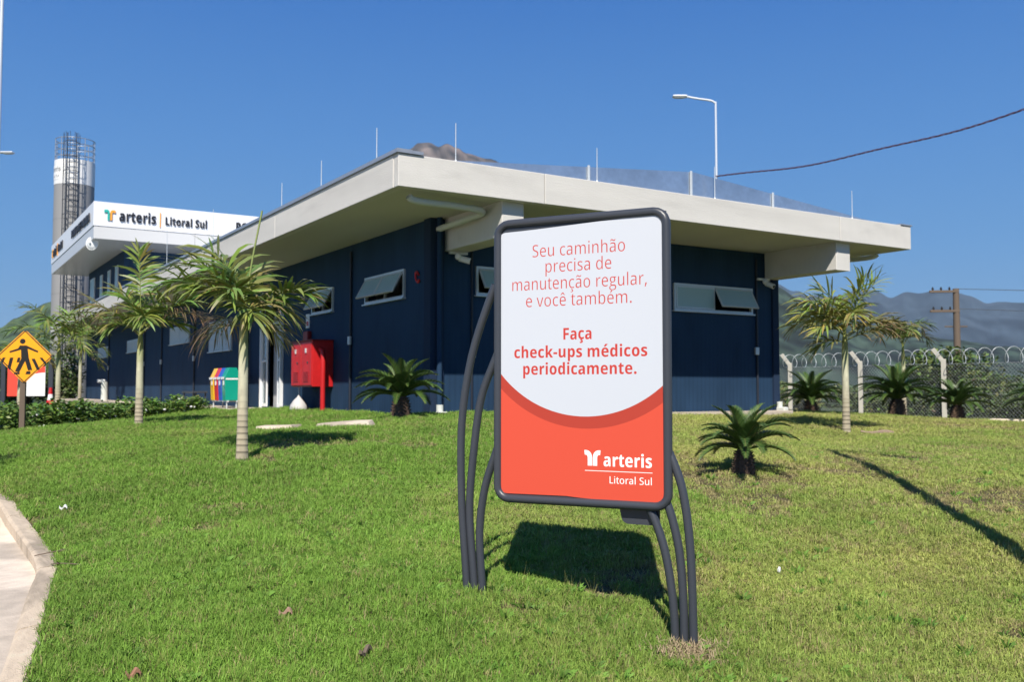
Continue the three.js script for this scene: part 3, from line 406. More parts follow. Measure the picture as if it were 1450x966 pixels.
// ---------------------------------------------------------------- silo
{
  const s = thing('storage_silo', 'tall grey cylindrical silo with white top band and caged ladder behind the building', 'silo', [-26.0, -.6, -56]);
  const r = 1.1; part('shell', [cyl(r, r, 13.05, 0, 0, 0, 48), ...[2.2, 4.4, 6.6, 8.8, 11].map((y) => cyl(r + .012, r + .012, .05, 0, y, 0, 48))], M.silo, s); const wb = part('top_band', cyl(r + .01, r + .01, 1.45, 0, 13.06, 0, 48), M.siloWhite, s); part('roof', new THREE.ConeGeometry(r, .25, 40).translate(0, 14.64, 0), M.siloWhite, s);
  const cv = document.createElement('canvas'); cv.width = 512; cv.height = 256; const c = cv.getContext('2d'); c.fillStyle = '#e9e9e8'; c.fillRect(0, 0, 512, 256); c.fillStyle = '#3a3a40'; c.textAlign = 'center'; c.font = 'bold 120px sans-serif'; c.fillText('arteris', 256, 120); c.font = '70px sans-serif'; c.fillText('Litoral Sul', 256, 220); const tx = new THREE.CanvasTexture(cv); tx.colorSpace = THREE.SRGBColorSpace;
  part('lettering', new THREE.CylinderGeometry(r + .022, r + .022, .85, 24, 1, true, -1.55, 1.45).translate(0, 13.75, 0), std(0xffffff, .5, { map: tx, side: THREE.DoubleSide }), wb);
  const rail = []; for (const y of [14.75, 15.1, 15.45, 15.8]) rail.push(new THREE.TorusGeometry(r - .02, .022, 6, 40).rotateX(Math.PI / 2).translate(0, y, 0)); for (let k = 0; k < 10; k++) rail.push(cyl(.022, .022, 1.35, (r - .02) * Math.cos(k * .628), 14.45, (r - .02) * Math.sin(k * .628), 6)); part('railing', rail, M.galv, s);
  const az = 1.27, lx = Math.cos(az), lz = Math.sin(az), tx2 = -lz, tz2 = lx, P = (o, t, y) => [lx * (r + o) + tx2 * t, y, lz * (r + o) + tz2 * t];
  const lad = []; for (const t of [-.24, .24]) lad.push(rod(P(.2, t, .1), P(.2, t, 16.0), .03)); for (let y = .4; y < 15.6; y += .33) lad.push(rod(P(.2, -.24, y), P(.2, .24, y), .018, 5)); for (let y = 1; y < 14; y += 2) for (const t of [-.24, .24]) lad.push(rod(P(0, t, y), P(.2, t, y), .02, 5)); part('ladder', lad, M.steel, s);
  const cage = []; const ring = (a) => [.2 + .72 * Math.sin(a) * 1.0, .42 * Math.cos(a) * (1 + .15 * Math.sin(a))]; for (let y = 2.6; y < 16.1; y += .85) { const p = []; for (let k = 0; k <= 10; k++) { const [o, t] = ring(k / 10 * Math.PI); p.push(V(...P(o, t, y))); } cage.push(tube(p, .02, 16, 5)); } for (let k = 0; k <= 6; k++) { const [o, t] = ring(k / 6 * Math.PI); cage.push(rod(P(o, t, 2.6), P(o, t, 15.9), .016, 5)); } part('ladder_cage', cage, M.steel, s);
}

// ---------------------------------------------------------------- lamps, poles, cable
function streetLamp(label, pos, h, arm, turn, r = .06) {
  const l = thing('street_lamp', label, 'street lamp', pos, turn, 'street lamps'); part('pole', [cyl(r, r * .6, h, 0, 0, 0, 14), cyl(r * 1.5, r * 1.5, .3, 0, 0, 0, 14)], M.lampMetal, l); part('arm', tube([[0, h - .06, 0], [-.1, h + .02, 0], [-arm * .6, h + .12, 0], [-arm, h + .2, 0]], .04, 16, 8), M.lampMetal, l);
  const hd = part('lamp_head', rbox(.52, .07, .26, -arm - .2, h + .2, 0, .03), M.lampMetal, l); part('diffuser', rbox(.36, .03, .2, -arm - .22, h + .155, 0, .01), M.bandLow, hd);
}
streetLamp('tall pale street lamp rising behind the roof above the big sign', [7.38, -.7, -34], 11.55, 1.1, 0);
streetLamp('street lamp whose head alone pokes in at the left edge of the sky', [-23.0, -.6, -40], 10.9, 1.35, Math.PI, .07);
streetLamp('pale lamp pole at the top left corner of the photo', [-10.93, -.6, -20], 11.5, 1.2, Math.PI / 2, .055);
streetLamp('lamp post right of the view that throws the long thin shadow across the lawn', [3.72, -.95, -5.9], 7.9, 1.0, 2.2, .1);
{
  const p = thing('utility_pole', 'weathered wooden utility pole with two crossarms beyond the fence', 'utility pole', [24.35, -1.4, -52], -.1); p.scale.setScalar(.8); part('pole', cyl(.27, .2, 9.2, 0, 0, 0, 12), M.wood, p);
  for (const [y, x0] of [[9.0, -1.75], [7.65, -1.7]]) { const a = part('crossarm', rbox(1.95, .17, .13, x0 / 2 + .05, y, .14, .02), M.wood, p); for (const dx of [-.75, -.2, .35]) part('insulator', [cyl(.05, .08, .12, x0 / 2 + .05 + dx, y + .06, .14, 8), cyl(.09, .03, .14, x0 / 2 + .05 + dx, y + .17, .14, 8)], M.dark, a); }
  part('crossarm', rbox(1.5, .09, .08, .0, 6.6, -.14, .02), M.wood, p); part('warning_plate', rbox(.34, .5, .03, -.15, 3.35, .18, .01), std(lin(.85, .30, .03), .5), p); part('switch_box', rbox(.22, .5, .2, .22, 3.3, .1, .02), M.wood, p);
  const wire = (label, a, b, sag, r, m) => single('power_line', label, 'cable', tube([0, .25, .5, .75, 1].map((t) => [lerp(a[0], b[0], t), lerp(a[1], b[1], t) - sag * 4 * t * (1 - t), lerp(a[2], b[2], t)]), r, 60, 6), m);
  wire('thin upper power line running right from the utility pole', [24.4, 5.95, -52], [46, 5.6, -48], .2, .016, M.steel); wire('thin lower power line running right from the utility pole', [24.4, 4.85, -52], [46, 4.4, -48], .2, .014, M.steel);
  single('service_cable', 'twisted dark cable sagging from the upper right to the lamp behind the roof', 'cable', (() => { const a = V(7.35, 8.12, -34), b = V(16.2, 8.35, -20), gs = []; for (const ph of [0, 2.1, 4.2]) { const p = []; for (let k = 0; k <= 120; k++) { const t = k / 120, q = a.clone().lerp(b, t); q.y -= 1.15 * 4 * t * (1 - t) * .55; q.x += .02 * Math.cos(k * .9 + ph) ; q.y += .02 * Math.sin(k * .9 + ph) + .03 * Math.sin(t * 19); p.push(q); } gs.push(new THREE.TubeGeometry(new THREE.CatmullRomCurve3(p), 260, .011, 5)); } return gs; })(), std(lin(.10, .035, .05), .6));
}
{ const d = thing('round_floodlight', 'round white dish lamp hanging under the corner of the sign canopy', 'floodlight', [-17.15, 6.40, -38.75], -.2); part('dish', new THREE.SphereGeometry(.3, 24, 12, 0, 6.3, 0, 1.1).rotateX(Math.PI / 2).scale(1, 1, .7), std(lin(.8, .82, .84), .3, { side: THREE.DoubleSide }), d); part('rim', new THREE.TorusGeometry(.267, .018, 8, 28).translate(0, 0, .097), M.white, d); part('arm', [rod([0, 0, .2], [0, .35, .05], .025), rod([0, 0, .2], [0, 0, .1], .02)], M.alu, d); part('socket', new THREE.SphereGeometry(.05, 10, 8).translate(0, .0, .24), M.alu, d); }

// ---------------------------------------------------------------- fence
{
  const A = V(7.2, 0, -41.2), D = V(1.6, 0, 2.8), L = D.length(), dir = D.clone().normalize(), f = thing('chain_link_fence', 'chain link fence with bent concrete posts and coiled wire behind the lawn', 'fence', [0, 0, 0]); const back = V(-dir.z, 0, dir.x);
  const n = 8; for (let k = 0; k <= n; k++) {
    const p = A.clone().addScaledVector(D, k), y = landY(p.x, p.z) - .2; const g = new THREE.Group(); const q = part('post', [rbox(.15, 2.15, .15, 0, 1.07, 0, .015), box(.155, .012, .155, 0, .9, 0), rbox(.13, .5, .13, 0, .2, 0, .015).rotateZ(.62).translate(-.04, 2.1, 0)], M.concretePost, f); q.position.set(p.x, y, p.z); q.rotation.y = -.45;
  }
  const len = L * n, H = 1.85, gap = .12, wires = []; const base = (s) => { const p = A.clone().addScaledVector(dir, s); return p.setY(landY(p.x, p.z) - .05); };
  for (const sg of [-1, 1]) for (let s = -H; s < len; s += gap) { let a = s, b = s + H, ya = 0, yb = H; if (a < 0) { ya = -a; a = 0; } if (b > len) { yb = H - (b - len); b = len; } const p = base(sg > 0 ? a : len - a), q = base(sg > 0 ? b : len - b); wires.push(rod([p.x, p.y + ya, p.z], [q.x, q.y + yb, q.z], .0032, 3)); }
  for (const y of [.05, .9, 1.83]) { const p = []; for (let k = 0; k <= n * 2; k++) { const q = base(len * k / n / 2); p.push(V(q.x, q.y + y, q.z)); } wires.push(tube(p, .005, 60, 4)); }
  part('wire_mesh', wires, std(lin(.42, .44, .44), .5, { metalness: .3 }), f).userData.kind = 'stuff';
  const coil = []; const turns = Math.round(len / .46), pts = []; for (let k = 0; k <= turns * 14; k++) { const s = len * k / (turns * 14), a = k / 14 * Math.PI * 2, p = base(s); pts.push(V(p.x + back.x * (.12 + .23 * Math.cos(a)), p.y + 2.06 + .24 * Math.sin(a), p.z + back.z * (.12 + .23 * Math.cos(a)))); } part('razor_coil', new THREE.TubeGeometry(new THREE.CatmullRomCurve3(pts), turns * 16, .0105, 4), std(lin(.52, .55, .56), .4, { metalness: .3 }), f);
}

// ---------------------------------------------------------------- palms and cycads
const GREEN = [.115, .205, .026], YEL = [.36, .36, .085], BROWN = [.24, .15, .085], OLIVE = [.13, .17, .03];
const mixc = (a, b, t) => a.map((v, i) => lerp(v, b[i], t));
function frondGeo(R, o) {
  const { len = 1.3, el = 60, bend = 100, n = 24, ll = .40, lw = .036, droop = 1.05, dead = 0, tipDry = .1, start = .22, lift = .3, sway = 0, stalk = .013, tone = 0 } = o;
  const P = [], C = [], SEG = 16, pts = [V(0, 0, 0)], tans = []; let p = V(0, 0, 0);
  for (let i = 0; i <= SEG; i++) { const t = i / SEG, th = THREE.MathUtils.degToRad(el - bend * Math.pow(t, 1.5)), sw = sway * t * t; const T = V(Math.cos(th) * Math.cos(sw), Math.sin(th), Math.cos(th) * Math.sin(sw)).normalize(); tans.push(T); if (i < SEG) { p = p.clone().addScaledVector(T, len / SEG); pts.push(p); } }
  const tri = (a, b, c, k) => { P.push(a.x, a.y, a.z, b.x, b.y, b.z, c.x, c.y, c.z); for (let q = 0; q < 3; q++) C.push(...k); };
  const base = mixc(mixc(GREEN, YEL, .45), BROWN, dead * .7);
  for (let i = 0; i < SEG; i++) { const r0 = stalk * (1 - .8 * i / SEG), r1 = stalk * (1 - .8 * (i + 1) / SEG), T = tans[i], S = V(-T.z, 0, T.x).lengthSq() < 1e-4 ? V(0, 0, 1) : V(-T.z, 0, T.x).normalize(), N = new THREE.Vector3().crossVectors(S, T).normalize(); for (let q = 0; q < 5; q++) { const a = q / 5 * 6.283, b = (q + 1) / 5 * 6.283, e = (pt, r, an) => pt.clone().addScaledVector(S, r * Math.cos(an)).addScaledVector(N, r * Math.sin(an)); const A = e(pts[i], r0, a), B = e(pts[i], r0, b), Cc = e(pts[i + 1], r1, a), D = e(pts[i + 1], r1, b); tri(A, Cc, B, base); tri(B, Cc, D, base); } }
  for (const sd of [-1, 1]) for (let k = 0; k < n; k++) {
    const t = lerp(start, .995, (k + .5 * R() + (sd > 0 ? .25 : 0)) / n), fi = Math.min(SEG - 1e-3, t * SEG), i = Math.floor(fi), org = pts[i].clone().lerp(pts[i + 1] || pts[i], fi - i), T = tans[i]; let S = V(-T.z, 0, T.x); S = S.lengthSq() < 1e-4 ? V(0, 0, 1) : S.normalize(); const N = new THREE.Vector3().crossVectors(S, T).normalize();
    const q = (t - start) / (1 - start), L = ll * (.55 + .75 * Math.sin(Math.PI * (.18 + .72 * q))) * (.82 + .36 * R()), an = lerp(1.25, .42, q) + (R() - .5) * .3;
    const d = T.clone().multiplyScalar(Math.cos(an)).addScaledVector(S, sd * Math.sin(an)).addScaledVector(N, lift + (R() - .5) * .95).normalize();
    let w = new THREE.Vector3().crossVectors(d, N).normalize(); const rot = (R() - .5) * 1.2; w.applyAxisAngle(d, rot);
    const dry = clamp(dead + (R() < tipDry ? .35 : 0) + (R() - .5) * .3), k0 = mixc(mixc(GREEN, YEL, clamp(tone + R() * .5 + dry * .3)), BROWN, clamp(dead * 1.1 - .1 + (R() - .5) * .3)).map((v) => v * (.75 + .5 * R()));
    const widths = [.35, .95, 1, .7, 0].map((v) => v * lw * .5 * (dead > .5 ? .6 : 1)); let a = org.clone(), dv = d.clone(), pl = a.clone().addScaledVector(w, -widths[0]), pr = a.clone().addScaledVector(w, widths[0]);
    for (let sgm = 1; sgm < 5; sgm++) { a = a.clone().addScaledVector(dv, L / 4); dv.y -= droop * L * .5 * (.6 + .8 * R()) * (dead > .5 ? 1.8 : 1); dv.normalize(); const kk = sgm > 2 && dry > .2 ? mixc(k0, BROWN, clamp((sgm - 2) * .38 * dry * 2)) : k0; const nl = a.clone().addScaledVector(w, -widths[sgm]), nr = a.clone().addScaledVector(w, widths[sgm]); tri(pl, nl, pr, kk); if (widths[sgm] > 0) tri(pr, nl, nr, kk); pl = nl; pr = nr; }
  }
  return soup(P, C);
}
function palm(label, pos, o) {
  const R = rngOf(o.seed), g = thing('palm_tree', label, 'palm tree', pos, 0, 'young palms on the lawn'), h = o.h, r = o.r || .066;
  const NS = 170, NA = 12, P = [], C = [], I = [];
  for (let j = 0; j <= NS; j++) { const t = j / NS, y = t * h - .12, ring = Math.abs(((y + .3) / .075 + .5 * vnoise(y * 9, 1, o.seed)) % 1 - .5) * 2, band = smooth(.6, .92, ring) * smooth(.62, .25, t), rad = r * (1 + .35 * Math.exp(-t * 9)) * (1 - .22 * t) * (1 + .05 * band), lean = (o.lean || 0) * t * t; for (let i = 0; i <= NA; i++) { const a = i / NA * 6.2832, n = fbm(i * .7, y * 12, o.seed, 3, 0), b = mixc(mixc([.44, .38, .27], [.52, .50, .36], smooth(.3, .7, t)), [.36, .38, .18], smooth(.72, 1, t)).map((v) => v * (.72 + .5 * n) * (1 - .68 * band)); P.push(rad * Math.cos(a) + lean, y, rad * Math.sin(a)); C.push(...b); } }
  for (let j = 0; j < NS; j++) for (let i = 0; i < NA; i++) { const a = j * (NA + 1) + i, b = a + 1, c = a + NA + 1, d = c + 1; I.push(a, c, b, b, c, d); }
  const tg = new THREE.BufferGeometry(); tg.setAttribute('position', new THREE.Float32BufferAttribute(P, 3)); tg.setAttribute('color', new THREE.Float32BufferAttribute(C, 3)); tg.setIndex(I); tg.computeVertexNormals(); part('trunk', tg, M.bark, g);
  const top = h - .12, lean = o.lean || 0, sr = r * .75, sl = o.shaft || .42, sp = [], sc = []; const prof = [[0, 1], [.25, .95], [.55, .72], [.8, .5], [1, .3]]; const lathe = new THREE.LatheGeometry(prof.map(([t, k]) => new THREE.Vector2(sr * k, t * sl)), 12); const cc = []; const lp = lathe.attributes.position; for (let i = 0; i < lp.count; i++) { const n = vnoise(i * .37, lp.getY(i) * 20, o.seed); cc.push(...mixc([.36, .33, .12], [.20, .24, .05], lp.getY(i) / sl).map((v) => v * (.75 + .5 * n))); } lathe.setAttribute('color', new THREE.Float32BufferAttribute(cc, 3)); part('crownshaft', lathe, M.bark, g, lean, top - .005, 0);
  for (const [az, el, len, bend, dead = 0, extra = {}] of o.fronds) { const f = part('frond', frondGeo(R, { len, el, bend, dead, ...extra }), M.leaf, g, lean, top + sl * (extra.at ?? clamp((el + 10) / 100, .05, .85)), 0); f.rotation.y = THREE.MathUtils.degToRad(-az); if (dead > .5) f.userData.label = 'dry brown drooping frond'; }
  if (o.spear) { const [az, el, len] = o.spear, a = V(0, 0, 0), b = V(Math.cos(el) * Math.cos(az), Math.sin(el), Math.cos(el) * Math.sin(az)).multiplyScalar(len); part('spear_leaf', new THREE.TubeGeometry(new THREE.CatmullRomCurve3([a, b.clone().multiplyScalar(.5).add(V(-.015, 0, 0)), b]), 14, .011, 6), std(lin(.22, .27, .08), .6), g, lean, top + sl * .6, 0); }
  return g;
}
// azimuth 0 right, 90 towards the camera, 180 left, 270 away
palm('nearest palm with drooping fronds and a tall bare spear leaf, left of the sign', [-3.106, -.44, -11], { seed: 5, h: 1.66, r: .066, shaft: .3, spear: [-.3, 1.42, 1.25], fronds: [[184, 62, 1.02, 75, 0, { ll: .42, lw: .042 }], [172, 46, 0.98, 60, 0, { ll: .42, lw: .042 }], [200, 74, 0.84, 50, 0, { ll: .45, lw: .042 }], [150, 58, 0.70, 100, .05], [10, 40, 0.88, 60, .12, { sway: .1, start: .5, ll: .34, lw: .042 }], [352, 44, 0.56, 100, .25], [95, 60, 0.56, 100, .1], [250, 72, 0.74, 80], [300, 50, 0.56, 120, .15], [60, 40, 0.47, 120, .2], [215, 22, 0.56, 90, .6, { lw: .02 }], [330, 20, 0.47, 110, .45, { lw: .022 }], [165, 8, 0.47, 80, .75, { lw: .018 }]] });
palm('palm with one upright frond and a brown dried frond hanging right, by the hedge', [-6.256, -.24, -16], { seed: 12, h: 1.46, r: .066, shaft: .4, fronds: [[100, 88, 1.35, 8, 0, { ll: .34, start: .42, lw: .04 }], [352, 66, 1.16, 60, 0, { ll: .45 }], [8, 52, 1.12, 60, 0, { ll: .45 }], [200, 74, 0.84, 60, .05], [178, 48, 1.12, 55, .35], [188, 42, 1.16, 65, .7, { lw: .02 }], [4, 46, 1.26, 90, .85, { ll: .3, lw: .017, n: 50, start: .4 }], [60, 60, 0.65, 110, .1], [260, 72, 0.84, 80, 0], [150, 50, 0.56, 110, .1], [320, 50, 0.74, 90, .1]] });
palm('palm with bushy yellowish fronds in front of the right end of the building', [5.952, -.40, -17], { seed: 23, h: 1.66, r: .07, shaft: .42, fronds: [[185, 68, 1.02, 95, .05, { tone: .4, ll: .5 }], [165, 56, 1.02, 95, .1, { tone: .4, ll: .48 }], [200, 46, 0.98, 90, .15, { tone: .45, ll: .45 }], [150, 44, 0.74, 100, .2, { tone: .4 }], [205, 80, 0.93, 60, .1, { tone: .3 }], [40, 76, 1.07, 35, 0, { tone: .2 }], [0, 66, 1.12, 25, 0, { tone: .2 }], [90, 66, 0.74, 120, .1, { tone: .3 }], [260, 72, 0.93, 90, 0], [345, 34, 1.07, 45, .35, { ll: .45 }], [12, 26, 1.02, 40, .45, { ll: .45 }], [8, 42, 0.88, 70, .5], [180, 18, 0.56, 90, .3], [230, 58, 0.84, 100, .1]] });
palm('slim palm with a narrow drooping crown near the fence', [11.51, -.46, -28], { seed: 31, h: 1.9, r: .075, shaft: .45, fronds: [[30, 84, 1.2, 130, .1], [150, 82, 1.2, 135, .2], [200, 78, 1.15, 140, .3], [340, 80, 1.2, 140, .2], [90, 82, 1.1, 150, .2], [270, 80, 1.1, 140, .2], [180, 70, 1.0, 150, .6], [0, 68, 1.0, 150, .4]] });
palm('palm with arching green fronds in front of the grey silo', [-12.39, -.22, -26], { seed: 44, h: 1.6, r: .075, shaft: .6, fronds: [[182, 70, 1.6, 85], [170, 50, 1.5, 95], [10, 70, 1.6, 110], [0, 55, 1.5, 110], [30, 40, 1.3, 120], [90, 72, 1.2, 130], [270, 75, 1.4, 100], [200, 30, 1.2, 110], [340, 22, 1.2, 110, .2], [350, 62, 1.7, 100], [130, 45, 1.1, 130]] });
palm('thin leaning palm close to the far end of the navy wall', [-17.6, -.3, -38.8], { seed: 52, h: 2.2, r: .07, shaft: .6, fronds: [[180, 60, 1.4, 110], [0, 65, 1.4, 110], [90, 70, 1.2, 120], [220, 40, 1.2, 110], [330, 35, 1.2, 120], [270, 75, 1.3, 100]] });
palm('palm trunk seen below the crossing sign with its crown behind the plate', [-14.2, -.3, -27.5], { seed: 61, h: 1.3, r: .08, shaft: .5, fronds: [[180, 40, 1.2, 110, .3], [0, 45, 1.1, 120, .2], [90, 60, 1.0, 130], [220, 60, 1.2, 110], [320, 62, 1.1, 110]] });
palm('palm cut by the left edge whose shadow falls beside the kerb', [-6.75, -.75, -9.9], { seed: 66, h: 1.4, r: .07, shaft: .5, fronds: [[200, 70, 1.2, 110], [150, 60, 1.2, 120], [260, 70, 1.2, 110], [90, 65, 1.0, 120], [190, 40, 1.1, 110]] });

const cycFronds = [];
for (let v = 0; v < 4; v++) {
  const R = rngOf(700 + v), P = [], C = [], SEG = 14, len = .62, el = [62, 45, 25, 78][v], bend = [85, 80, 70, 55][v], pts = [V(0, 0, 0)], tans = []; let p = V(0, 0, 0);
  for (let i = 0; i <= SEG; i++) { const t = i / SEG, th = THREE.MathUtils.degToRad(el - bend * Math.pow(t, 1.3)); const T = V(Math.cos(th), Math.sin(th), 0); tans.push(T); if (i < SEG) { p = p.clone().addScaledVector(T, len / SEG); pts.push(p); } }
  const tri = (a, b, c, k) => { P.push(a.x, a.y, a.z, b.x, b.y, b.z, c.x, c.y, c.z); for (let q = 0; q < 3; q++) C.push(...k); }, S = V(0, 0, 1);
  for (let i = 0; i < SEG; i++) { const N = V(-tans[i].y, tans[i].x, 0), w = .006, k = [.16, .17, .05]; const a = pts[i].clone().addScaledVector(S, -w), b = pts[i].clone().addScaledVector(S, w), c = pts[i + 1].clone().addScaledVector(S, -w), d = pts[i + 1].clone().addScaledVector(S, w), e = pts[i].clone().addScaledVector(N, w), f = pts[i + 1].clone().addScaledVector(N, w); tri(a, c, e, k); tri(e, c, f, k); tri(b, e, d, k); tri(e, f, d, k); tri(a, b, c, k); tri(b, d, c, k); }
  for (const sd of [-1, 1]) for (let k = 0; k < 52; k++) { const t = lerp(.1, .99, k / 52), fi = Math.min(SEG - .001, t * SEG), i = Math.floor(fi), o = pts[i].clone().lerp(pts[i + 1] || pts[i], fi - i), T = tans[i], N = V(-T.y, T.x, 0), L = .15 * Math.sin(Math.PI * (.2 + .72 * t)) * (.9 + .2 * R()), an = lerp(1.15, .55, t), d = T.clone().multiplyScalar(Math.cos(an)).addScaledVector(S, sd * Math.sin(an)).addScaledVector(N, .35).normalize(), w = T.clone().multiplyScalar(.0056), kc = mixc([.035, .080, .016], [.085, .14, .032], R()); const m = o.clone().addScaledVector(d, L * .55), e = o.clone().addScaledVector(d, L).add(V(0, -.012, 0)); tri(o.clone().sub(w), m.clone().sub(w), o.clone().add(w), kc); tri(o.clone().add(w), m.clone().sub(w), m.clone().add(w), kc); tri(m.clone().sub(w), e, m.clone().add(w), kc); }
  cycFronds.push(soup(P, C));
}
const cycTrunks = [0, 1].map((v) => { const P = [], C = [], R = rngOf(800 + v); const g0 = new THREE.LatheGeometry([[.085, -.1], [.11, 0], [.105, .1], [.09, .22], [.06, .3], [0, .32]].map((q) => new THREE.Vector2(...q)), 16); const gs = [g0]; for (let k = 0; k < 80; k++) { const a = k * 2.39996, y = .0 + .28 * k / 80, r = .102 - .03 * (k / 80) ** 2; gs.push(new THREE.ConeGeometry(.024, .07, 4).rotateZ(-.9 - R() * .3).translate(r, y, 0).rotateY(a)); } const m = merged(gs); const n = m.attributes.position.count, c = []; for (let i = 0; i < n; i++) { const k = .7 + .6 * hash(Math.floor(i / 24), v, 5); c.push(.10 * k, .062 * k, .042 * k); } m.setAttribute('color', new THREE.Float32BufferAttribute(c, 3)); return m; });
function cycad(label, pos, size, seed, nf = 26) {
  const R = rngOf(seed), g = thing('cycad', label, 'cycad', pos, R() * 6, 'cycads on the lawn'); const t = part('trunk', cycTrunks[seed % 2], M.bark, g); t.scale.set(size * 1.1, size, size * 1.1);
  for (let k = 0; k < nf; k++) { const q = k / nf, v = q < .15 ? 3 : q < .45 ? 0 : q < .78 ? 1 : 2, f = part('frond', cycFronds[v], M.cycad, g, 0, .27 * size, 0); f.rotation.set(0, k * 2.39996 + (R() - .5) * .4, (R() - .5) * .18); const k2 = size * (.88 + .25 * R()); f.scale.set(k2, k2, k2 * (size > 1.1 ? .72 : .85)); }
}
cycad('cycad on the open lawn right of the big sign', [2.544, -.53, -10.5], 1.0, 901, 34);
cycad('cycad with a thick brown trunk by the navy wall left of the sign', [-1.768, -.07, -15.2], 1.28, 902, 42);
cycad('dark cycad between the building corner and the first fence post', [8.3, -.38, -26.5], 1.7, 903, 40);
cycad('broad cycad between the two fence posts in front of the slim palm', [9.69, -.34, -24], 1.75, 904, 44);
cycad('cycad in front of the fence post nearest the utility pole', [11.2, -.42, -24], 1.5, 905, 38);
cycad('cycad cut off by the right edge beside the path', [12.45, -.40, -22.2], 1.7, 906, 38);

// ---------------------------------------------------------------- hedge, shrubs and trees
function leafSoup(R, n, spot, size, tones, flat = .5) {
  const P = [], C = []; for (let k = 0; k < n; k++) { const c = spot(R), a = R() * 6.283, e = (R() - .5) * 2.2, d = V(Math.cos(a) * Math.cos(e), Math.sin(e) * flat + .25, Math.sin(a) * Math.cos(e)).normalize(), w = new THREE.Vector3().crossVectors(d, V(R() - .5, R() + .2, R() - .5)).normalize(), s = size * (.6 + .8 * R()), m = c.clone().addScaledVector(d, s * .5), t = c.clone().addScaledVector(d, s); t.y -= s * .15; const l = m.clone().addScaledVector(w, s * .26), r = m.clone().addScaledVector(w, -s * .26), kc = mixc(tones[0], tones[1], R()).map((v) => v * (.8 + .4 * R())); P.push(c.x, c.y, c.z, l.x, l.y, l.z, r.x, r.y, r.z, l.x, l.y, l.z, t.x, t.y, t.z, r.x, r.y, r.z); for (let q = 0; q < 6; q++) C.push(...kc); } return soup(P, C);
}
const lump = (lumps) => (R) => { const [x, y, z, r] = lumps[Math.floor(R() * lumps.length)]; let p; do p = V(R() * 2 - 1, R() * 2 - 1, R() * 2 - 1); while (p.lengthSq() > 1); p.multiplyScalar(1 / Math.max(.35, Math.pow(p.length(), .55))).clampLength(0, 1); return V(x + p.x * r, Math.max(.01, y + p.y * r), z + p.z * r); };
{
  const protos = [0, 1, 2].map((v) => { const R = rngOf(1100 + v), L = []; for (let k = 0; k < 11; k++) L.push([(R() - .5) * .8, .1 + R() * .26, (R() - .5) * .5, .13 + R() * .1]); const fl = []; for (let k = 0; k < 6; k++) fl.push(new THREE.IcosahedronGeometry(.018 + .014 * R(), 0).translate((R() - .5) * .8, .12 + R() * .32, (R() - .5) * .5 + .15)); const st = []; for (let k = 0; k < 5; k++) { const x = (R() - .5) * .3, z = (R() - .5) * .2; st.push(rod([x * .4, -.1, z * .4], [x, .3, z], .008, 5)); } return [leafSoup(R, 950, lump(L), .085, [[.055, .13, .016], [.18, .28, .04]]), merged(fl), merged(st)]; });
  const A = V(-11.2, 0, -16.3), B = V(-9.0, 0, -17.4), Cc = V(-7.55, 0, -22.3), N = 17, R = rngOf(1200), ords = ['first', 'second', 'third', 'fourth', 'fifth', 'sixth', 'seventh', 'eighth', 'ninth', 'tenth', 'eleventh', 'twelfth', 'thirteenth', 'fourteenth', 'fifteenth', 'sixteenth', 'last'];
  for (let k = 0; k < N; k++) { const t = k / (N - 1), p = t < .25 ? A.clone().lerp(B, t / .25) : B.clone().lerp(Cc, (t - .25) / .75); p.x += (R() - .5) * .3; p.z += (R() - .5) * .3; const pr = protos[k % 3], g = thing('hedge_shrub', ords[k] + ' glossy green shrub of the low hedge, counting from the left edge', 'shrub', [p.x, landY(p.x, p.z) - .02, p.z], R() * 6, 'shrubs of the low hedge'), s = (.95 + .3 * R()) * lerp(1.05, .72, t); g.scale.set(s * 1.15, s * .98, s * 1.15); part('foliage', pr[0], M.leaf, g); part('stem', pr[2], M.wood, g); const f = part('flower', pr[1], M.white, g); f.userData.kind = 'stuff'; }
}
function tree(name, label, cat, x, z, rx, ry, seed, tones, group, n = 2600, trunkH = .35) {
  const R = rngOf(seed), y = landY(x, z), g = thing(name, label, cat, [x, y - .1, z], 0, group), L = []; for (let k = 0; k < 26; k++) { const a = R() * 6.28, q = Math.sqrt(R()); L.push([Math.cos(a) * q * rx * .75, ry * (trunkH + (1 - trunkH) * (.1 + .8 * R())) - q * ry * .12, Math.sin(a) * q * rx * .75, Math.min(rx * (.2 + .2 * R()), ry * (.18 + .14 * R()))]); }
  part('crown', leafSoup(R, n, lump(L), rx * .075 + .05, tones, .6), M.leaf, g); const st = []; for (let k = 0; k < 6; k++) { const l = L[k]; st.push(tube([[0, -.2, 0], [l[0] * .15, ry * .25, l[2] * .15], [l[0] * .6, l[1] * .75, l[2] * .6], [l[0], l[1], l[2]]], .02 + rx * .02, 8, 5)); } part('trunk', st, M.wood, g);
}
const T1 = [[.07, .12, .02], [.16, .21, .045]], T2 = [[.06, .10, .022], [.13, .18, .045]], T3 = [[.14, .19, .04], [.25, .27, .08]];
